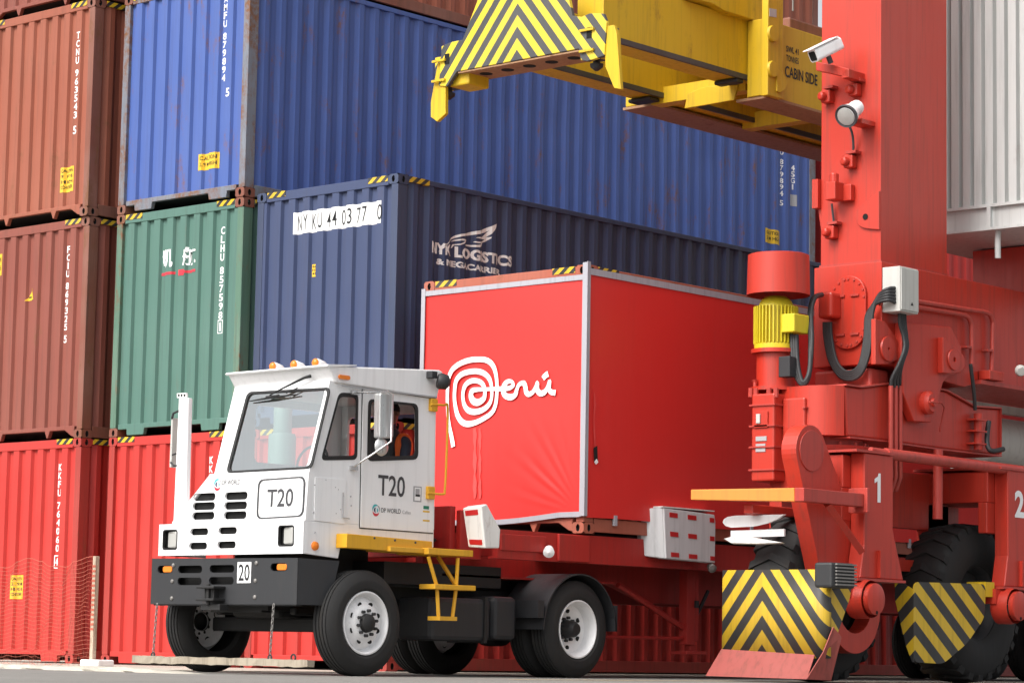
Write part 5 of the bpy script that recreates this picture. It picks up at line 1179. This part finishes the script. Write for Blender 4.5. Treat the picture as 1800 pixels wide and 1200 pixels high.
obj('conduit', MB().tube(crom([ep(1612,540), ep(1680,551), ep(1698,555), ep(1706,566), ep(1708,585), ep(1708,645)], 5), .028, 10), M['crane2'], CR, smooth=60)
obj('conduit_box', MB().box(ep(1727,660).x, ep(1752,660).x, 15.80, 15.95, ep(1740,669).z, ep(1740,653).z), M['crane'], CR, bevel=.01)
obj('small_lamp', MB().lathe([(0,.001),(.0,.05),(.07,.07),(.10,.05),(.101,.001)], at('y', 15.7, 1792, 648), (-.6,-.6,-.4), 14), M['greybox'], CR, smooth=50)
for p in ((1696,609),(1733,615)): c = ep(*p); obj('conduit_clip', MB().box(c.x, c.x+.10, yE-.03, 15.955, c.z-.012, c.z+.012), M['crane2'], CR)
# electrical box with hoses
bx = lambda px, py: at('y', 15.72, px, py)
a, b = bx(1582,548), bx(1614,474)
EBX = obj('junction_box', MB().box(a.x, b.x, 15.72, 15.95, a.z+.01, b.z), M['greybox'], CR, bevel=.008)
obj('box_door', MB().box(a.x+.012, b.x-.008, 15.708, 15.719, a.z+.03, b.z-.015), M['greybox'], EBX, bevel=.004)
obj('box_mark', MB().prism([bx(1599,537)+Vector((0,-.014,0)), bx(1604,537.5)+Vector((0,-.014,0)), bx(1601.5,531)+Vector((0,-.014,0))], (0,.001,0)), M['ink'], EBX)
obj('box_bracket', MB().box(a.x-.05, b.x+.05, 15.945, 15.962, a.z+.08, a.z+.14), M['crane'], EBX)
hx_ = lambda px, py, x: at('x', x, px, py)
random.seed(9)
for k in range(5):
    o5 = k*4.4
    pts = [at('x',23.70,1449+o5*.62,566), at('x',23.70,1450+o5*.62,590), at('x',23.68,1458+o5*.62,632-o5*.1), at('x',23.66,1476+o5*.35,661-o5*.6), at('x',23.64,1497,667-o5*.8), at('x',23.64,1514-o5*.2,656-o5*.8), at('x',23.66,1527-o5*.55,624-o5*.5), at('x',23.68,1532-o5*.60,585), at('x',23.70,1534-o5*.6,548+o5*.4), at('x',23.72,1545-o5*.4,519+o5*.9), at('y',15.80,1563,507+o5*1.15), at('y',15.80,1580,507+o5*1.7)]
    obj('cable_hose', MB().tube(crom(pts, 5), .021, 8), M['hose'], CR, smooth=60)
for k in range(4):
    o5 = k*3.0
    pts = [at('y',15.84,1581+o5,549), at('y',15.84,1582+o5,570), at('y',15.82,1588+o5*.6,590), at('y',15.80,1590+o5*.5,612), at('y',15.82,1580+o5*.6,640), at('y',15.88,1568+o5*1.5,664), at('y',15.90,1566+o5*2.0,680)]
    obj('cable_hose', MB().tube(crom(pts, 5), .021, 8), M['hose'], CR, smooth=60)
for k in range(3):
    o5 = k*4
    pts = [at('x',22.98,1392+o5,588), at('x',22.96,1393+o5,625), at('x',22.94,1397+o5,655), at('x',22.94,1410+o5*.3,676-o5*.5), at('x',22.98,1422+o5*.1,660-o5), at('x',23.1,1427-o5*.3,600), at('x',23.2,1426-o5*.3,550), at('x',23.3,1432-o5*.3,524), at('x',23.5,1445,518)]
    obj('motor_hose', MB().tube(crom(pts, 5), .026, 8), M['hose'], CR, smooth=60)
obj('hose_hanger', MB().prism([at('x',23.6,*p) for p in ((1437,512),(1462,512),(1462,557),(1437,560))], (.2,0,0)), M['crane'], CR, bevel=.03)
# saddle under the sill end, dark space behind
obj('saddle_block', MB().box(23.74, 24.1, 16.05, 16.80, zt0+.02, cx_(1500,650,23.82).z), M['crane2'], CR, bevel=.03)
# camera and floodlight on the leg
cm = lambda px, py, x=23.5: at('x', x, px, py)
A = at('x', 23.25, 1429, 99); B = at('x', 23.60, 1474, 77)
ax_ = (B-A).normalized(); rt = ax_.cross(Vector((0,0,1))).normalized(); u_ = rt.cross(ax_)
sec = [(a, b) for a, b in rrect(-.072,.072,-.072,.072,.035,4)]
CC = obj('security_camera', MB().prism([A+rt*p+u_*q for p, q in sec], B-A), M['white'], CR, bevel=.004)
obj('camera_lens', MB().prism([A-ax_*.004+rt*p+u_*q for p, q in rrect(-.052,.052,-.055,.05,.02,4)], ax_*.002), M['slot'], CC)
obj('sun_shield', MB().prism([A-ax_*.05+rt*p+u_*q for p, q in ((-.075,.074),(.075,.074),(.082,.088),(-.082,.088))], (B-A)*1.05), M['white'], CC, bevel=.006)
obj('camera_mount', MB().tube([(A+B)/2-u_*.06, (A+B)/2-u_*.16], .03), M['grey'], CC)
q = [at('x', 23.55, 1434,108), at('x', 23.55, 1434,124), at('x', 23.55, 1492,136), at('x', 23.55, 1492,121)]
obj('camera_bracket', MB().prism(q, (.14,0,0)).box(23.55, LX0, q[2].y, q[2].y+.1, q[2].z, q[3].z), M['crane'], CR, bevel=.006)
P0 = at('x', 23.40, 1487, 205); P1 = P0+(_R*.52+_U*.42+_F*.75).normalized()*.30
FLD = obj('floodlight', MB().lathe([(0,.001),(0,.10),(.015,.128),(.035,.128),(.13,.10),(.19,.075),(.24,.088),(.30,.08),(.32,.001)], P0, (P1-P0), 26), M['white'], CR, smooth=45)
obj('floodlight_glass', MB().lathe([(-.012,.001),(-.010,.06),(-.004,.10)], P0+(P0-P1).normalized()*.004, (P1-P0), 22), M['glassgrey'], FLD, smooth=60)
obj('floodlight_rim', MB().lathe([(.0,.104),(-.010,.128),(.02,.134),(.03,.129)], P0, (P1-P0), 26), M['grey'], FLD, smooth=45)
obj('floodlight_bracket', MB().box(23.6, LX0, P1.y-.10, P1.y+.08, P1.z-.20, P1.z-.15), M['crane'], FLD)
obj('lamp_cable', MB().tube(crom([at('x',23.7,1492,220), at('x',23.75,1498,235), at('x',23.8,1500,255), at('x',23.83,1499,275)], 5), .014, 6), M['grey'], FLD, smooth=60)
def gland(px, py):                              # small conduit box with a cap
    c = at('x', LX0-.001, px, py)
    G_ = obj('cable_gland', MB().box(LX0-.10, LX0, c.y-.06, c.y+.06, c.z-.07, c.z+.07).lathe([(0,.05),(.05,.05),(.06,.03),(.061,.001)], (LX0-.10,c.y+.02,c.z), (-1,.3,0), 14), M['crane'], CR, bevel=.012)
    obj('gland_hood', MB().box(LX0-.11, LX0, c.y-.11, c.y+.02, c.z+.085, c.z+.115), M['crane2'], G_)
for p in ((1459,172),(1507,160),(1499,286),(1466,410)): gland(*p)
a = at('x', 23.62, 1450, 352); b = at('x', 23.62, 1468, 318)
obj('limit_switch', MB().box(23.62, 23.8, b.y, a.y, a.z, b.z).cyl(((23.70),(a.y+b.y)/2-.0,b.z),((23.70),(a.y+b.y)/2,b.z+.10),.05,12).box(23.78, LX0, b.y-.10, b.y+.02, a.z-.0, b.z-.02), M['crane'], CR, bevel=.01)
a = at('x', 23.8, 1427, 351); b = at('x', 23.8, 1450, 333)
obj('leg_bracket', MB().box(23.80, 23.95, LY1+.081, a.y, a.z, b.z).box(23.80, 23.95, LY1+.002, LY1+.08, a.z-.10, b.z+.13).prism([(23.87,LY1+.003,a.z-.003),(23.87,a.y-.02,a.z-.003),(23.87,LY1+.003,a.z-.35)], (.03,0,0)), M['crane'], CR, bevel=.006)
obj('small_conduit', MB().tube([at('x',23.8,1462,358), at('x',23.82,1465,385), at('x',23.83,1466,402)], .014, 6), M['grey'], CR)
# white machine house on the sill
HX = 26.0
z0_ = at('x', HX, 1700, 409).z; z1_ = at('x', HX, 1700, 363).z
ky0, ky1 = 13.4, 17.3
m = MB(); yy = ky0; vs = []
while yy < ky1:
    for d_, o_y in ((0,0),(0,.100),(.065,.112),(.065,.143)): vs += [(HX+d_, yy+o_y, z1_), (HX+d_, yy+o_y, z1_+4.5)]
    yy += .155
KH = obj('machine_house', MB().add(vs, [(2*i,2*i+1,2*i+3,2*i+2) for i in range(len(vs)//2-1)]), M['house'], CR)
obj('house_body', MB().box(HX+.07, 29.5, ky0, ky1, z1_-.0, z1_+4.5), M['house'], KH)
m = MB().box(HX-.03, HX+.06, ky0, ky1, z0_, z0_+.03).box(HX-.03, HX+.06, ky0, ky1, z1_-.04, z1_-.005).box(HX+.02, HX+.05, ky0, ky1, z0_+.03, z1_-.04).box(HX+.06, 29.5, ky0, ky1, z0_+.01, z0_+.04)
for y_ in (13.6, 14.75, 15.9, 17.05): m.box(HX-.03, HX+.02, y_, y_+.05, z0_+.03, z1_-.04)
obj('house_frame', m, M['house'], KH)
obj('drain_pipe', MB().cyl((HX+.1,15.88,z0_),(HX+.1,15.88,z0_-.32),.035,12), M['house'], KH)
obj('house_support', MB().box(27.4, 27.8, 13.4, 15.9, 4.62, z0_-.01).box(27.2, 27.9, 16.1, 16.9, 4.55, z0_-.01), M['crane'], CR)
# rear leg base of the other side and cross tie, deep in shade behind
obj('rear_leg', MB().box(32.3, 33.4, 16.0, 16.8, 4.6, 11.0), M['crane'], CR)
obj('tie_beam', MB().box(24.1, 26.2, 16.62, 16.78, 1.75, 2.38).box(24.1, 26.2, 16.5, 16.8, 1.25, 1.38), M['crane'], CR)
obj('rear_bogie', MB().box(29.5, 33.5, 16.0, 16.85, 2.4, 3.3).box(29.6, 30.2, 15.9, 16.9, .9, 2.4).box(32.6, 33.2, 15.9, 16.9, .9, 2.4), M['crane'], CR)
for xw in (29.9, 32.9):
    obj('tyre', MB().lathe([(.05,.42),(0,.48),(-.015,.64),(.01,.80),(.045,.86),(.28,.89),(.515,.86),(.55,.80),(.575,.64),(.56,.48),(.51,.42),(.2,.3),(.2,.001)], (xw,16.16,.905), (0,1,0), 48), M['rubber'], CR, smooth=45)

obj('air_tank', MB().lathe([(0,.001),(.02,.18),(.10,.30),(1.3,.30),(1.38,.18),(1.4,.001)], (27.3,16.98,at('y', 16.98, 1790, 782).z), (1,0,0), 28), M['greybox'], CR, smooth=50)
obj('tank_post', MB().box(27.0, 27.08, 17.0, 17.1, 2.5, 3.4).box(27.081, 29.4, 17.0, 17.1, 3.3, 3.4), M['greybox'], CR)
# ------------------------------------------------------------------ spreader hanging over the trailer lane
SPR = thing('container_spreader', 'yellow container spreader with chevron end plate hanging above the trailer lane', 'spreader', (24.5, 19.0, 6.6))
SX = 21.205
q_ = lambda px, py, x=SX: at('x', x, px, py)
yc_s = q_(911, 60).y
apex = q_(908, 110)
M['chevs'] = stripes('chevron_spreader', 'chevron', 'Y', apex.y, 1.22, .262, .04, yel=(.70,.52,.02,1), blk=(.045,.048,.052,1), rough=.5, rust=.1, dirt=.3)
outl = [(857,-45),(990,-45),(1000,0),(1006,28),(1022,30),(1036,24),(1060,24),(1066,40),(1062,98),(1032,108),(1021,106),(1017,86),(803,126),(786,152),(771,151),(776,82),(790,75),(813,70)]
EP = obj('end_plate', MB().prism([q_(*p) for p in outl], (.05,0,0)), M['chevs'], SPR, bevel=.006)
b0 = q_(803,126); b1 = q_(1017,86)
obj('end_beam', MB().box(SX+.051, SX+.42, b1.y, b0.y, b0.z+.012, b0.z+.36), M['spyel'], SPR, bevel=.008)
UF = obj('bottom_flange', MB().box(SX+.012, SX+.46, b1.y+.01, b0.y-.01, b0.z-.02, b0.z-.002), M['spbrown'], SPR)
m = MB()
for k in range(5):
    y_ = b1.y+.25+(b0.y-b1.y-.5)*k/4; m.lathe([(0,.075),(.003,.075),(.0031,.001)], (SX+.22,y_,b0.z-.021), (0,0,-1), 16)
obj('flange_holes', m, M['slot'], UF)
for s_, pts in ((-1, ((1062,47),(1079,44),(1084,60),(1091,157),(1079,155),(1064,118))), (1, ((769,112),(779,106),(783,140),(783,200),(768,214),(757,206),(757,180)))):
    fq = [q_(px, py, SX+.02) for px, py in pts]
    FA = obj('corner_guide_flap', MB().prism(fq, (.05,0,0)), M['spyel'], SPR, bevel=.006)
    m = MB(); yy = fq[0].y
    c0 = sum(fq, Vector())/len(fq)
    m.prism([fq[0]+Vector((.05,0,0)), fq[-1]+Vector((.05,0,0)), fq[-1]+Vector((.24,0,.05)), fq[0]+Vector((.24,0,.0))], (0,s_*.03,0))
    obj('flap_side', m, M['spyel'], FA)
    corner = q_(1045,100,SX+.12) if s_ < 0 else q_(785,152,SX+.12)
    CB = obj('corner_block', MB().box(SX+.055, SX+.36, corner.y-.15, corner.y+.13, corner.z, corner.z+.34), M['chevs'], SPR, bevel=.008)
    obj('twistlock', MB().lathe([(0,.04),(-.07,.04),(-.075,.075),(-.11,.07),(-.15,.02),(-.151,.001)], (SX+.16,corner.y,corner.z), (0,0,1), 16), M['dark'], CB, smooth=45)
    for dz_ in (.03, .26): obj('hinge', MB().box(SX-.03, SX-.002, corner.y-.10, corner.y+.10, corner.z+dz_, corner.z+dz_+.025), M['spyel'], CB)
    cs = q_(1036,58) if s_ < 0 else q_(786,104)
    obj('flap_slot', MB().box(SX-.006, SX-.001, cs.y-.035, cs.y+.035, cs.z-.06, cs.z+.06), M['slot'], CB)
a = q_(803,160,SX+.2); b = q_(838,126,SX+.2); obj('lock_housing', MB().box(SX+.07, SX+.42, b.y, a.y, a.z+.02, b.z-.005), M['spyel'], SPR, bevel=.02)
# telescopic beams
zt_, zb_ = 7.70, 6.99
for Yb, in ((18.15,), (19.55,)):
    TB_ = obj('telescopic_beam', MB().box(SX+.42, 31, Yb, Yb+.38, zb_, zt_), M['spyel'], SPR, bevel=.008)
    obj('greasy_edge', MB().box(SX+.45, 31, Yb-.008, Yb+.03, zb_-.010, zb_+.050), M['spgrease'], TB_)
# main frame
mz0, mz1 = 6.765, 7.68
fx_ = 24.24
MF = obj('main_frame', MB().box(fx_, 31.5, 17.90, 18.12, mz0, mz1), M['spyel'], SPR, bevel=.01)
obj('main_frame', MB().box(fx_+.3, 31.5, 20.0, 20.22, mz0+.2, mz1), M['spyel'], SPR, bevel=.01)
obj('frame_lining', MB().box(fx_+.02, 31.5, 18.125, 18.14, mz0, mz1), M['spyel'], SPR)
obj('bottom_chord', MB().box(fx_+.02, 31.5, 17.86, 18.30, mz0-.035, mz0-.004).box(fx_+.3, 31.5, 19.75, 20.26, mz0+.165, mz0+.196), M['spbrown'], SPR)
m = MB()
for x_ in (24.45, 26.3, 28.2, 30.1): obj('cross_member', MB().box(x_, x_+.20, 18.31, 19.74, mz0+.15, mz0+.35), M['spyel'], SPR)
q = [at('x', 24.42, *p) for p in ((1203,191),(1290,176),(1297,150),(1240,152),(1208,165))]
obj('end_tie', MB().prism(q, (.03,0,0)), M['spyel'], SPR, bevel=.006)
obj('slide_pad', MB().box(24.08, 24.22, 18.16, 18.5, 6.93, 6.985), M['dark'], SPR, bevel=.02)
obj('slide_pad', MB().box(24.25, 24.45, 19.6, 19.95, 6.93, 6.98), M['dark'], SPR, bevel=.02)
obj('frame_post', MB().box(24.20, 24.50, 17.80, 17.895, mz0-.02, mz1+.55), M['spyel'], SPR, bevel=.01)
pq = lambda px, py, y=17.795: at('y', y, px, py)
obj('post_cover', MB().prism([pq(1353,15), pq(1365,17), pq(1365,31), pq(1353,29)], (0,.004,0)), M['greybox'], SPR)
obj('lifting_lug', MB().prism(crom([pq(*p, 17.78) for p in ((1366,118),(1374,128),(1383,140),(1382,155),(1372,163),(1366,160))], 3), (0,.05,0)), M['spyel'], SPR, bevel=.006)
for px, py in ((1357,60),(1357,122)): c = pq(px, py); obj('pin_boss', MB().lathe([(0,.10),(.03,.09),(.031,.001)], c, (0,-1,0), 18), M['spyel'], SPR, smooth=40)
obj('head_block', MB().box(24.7, 29.5, 18.2, 20.0, mz1+.02, mz1+.10).prism([at('y',18.05,*p) for p in ((1210,-5),(1255,8),(1275,20),(1340,40),(1342,-20),(1240,-40))], (0,.25,0)), M['spyel'], SPR, bevel=.01)
obj('head_sheave', MB().box(25.6, 27.0, 18.5, 19.7, mz1+.10, mz1+.38), M['brownfr'], SPR, bevel=.03)
def sp_text(s, p0, p1, p2, bold):
    f = lambda p: at('y', 17.895, *p); a, b, c = f(p0), f(p1), f(p2); vs, fs, _ = text2d(s, c.z-a.z, b.x-a.x, bold)
    obj('load_lettering', on_plane(vs, fs, lambda u, v: (a.x+u, 17.895, a.z+v)), M['ink'], SPR)
sp_text('CABIN SIDE', (1380,135), (1437,147), (1380,115), .02)
sp_text('SWL 41', (1382,91), (1404,95), (1382,80), .02); sp_text('TONNES', (1382,107), (1404,111), (1382,96), .01)
# hoist ropes
for x_, y_ in ((25.8,18.6),(26.8,18.6),(25.8,19.6),(26.8,19.6)):
    obj('hoist_rope', MB().cyl((x_,y_,mz1+.5),(x_,y_,14),.012,6), M['steel'], SPR)

# ------------------------------------------------------------------ net and post at the far left
NX = 19.25
PS = thing('net_post', 'peeling striped post in a white concrete foot holding the orange net', 'post', (NX, 23.63, 0))
t_ = at('x', NX, 165, 977); a = .028
M['postpaint'] = paint('peeling_white_post', (.46,.36,.27), .8, .4, .6, .9)
obj('post', MB().box(NX-a, NX+a, 23.60, 23.60+2*a, .075, t_.z), M['postpaint'], PS, bevel=.006)
m = MB()
for k in range(14):
    z_ = .42+k*.055; m.box(NX-a-.003, NX-a, 23.598, 23.656, z_, z_+.026)
obj('orange_bands', m, M['net'], PS)
f0 = at('x', NX-.1, 142, 1176); f1 = at('x', NX-.1, 174, 1176)
obj('concrete_foot', MB().box(NX-.12, NX+.12, f1.y-.0, f0.y, .0115, .088), M['letter'], PS, bevel=.015)
NE = MB(); random.seed(2); y0, y1 = 23.70, 27.2; nz, ny = 26, 62
def npt(i, j):
    u = i/ny; v = j/nz; top = 1.24-.10*math.sin(u*3.0*math.pi)**2-.04*u
    return Vector((NX+.03*math.sin(i*.7+j*.3)-.10*(1-v)*math.sin(u*9)**2-.06*max(0,.25-v), y0+(y1-y0)*u+.012*math.sin(j*.9+i), .015+top*v+.012*math.sin(i*1.3)))
for j in range(nz+1): NE.tube([npt(i, j) for i in range(ny+1)], .0020 if j % 26 else .0035, 3, caps=False)
for i in range(ny+1): NE.tube([npt(i, j) for j in range(nz+1)], .0018, 3, caps=False)
tag(obj('safety_net', NE, M['net']), 'sagging orange plastic safety net in front of the left red container', 'net')
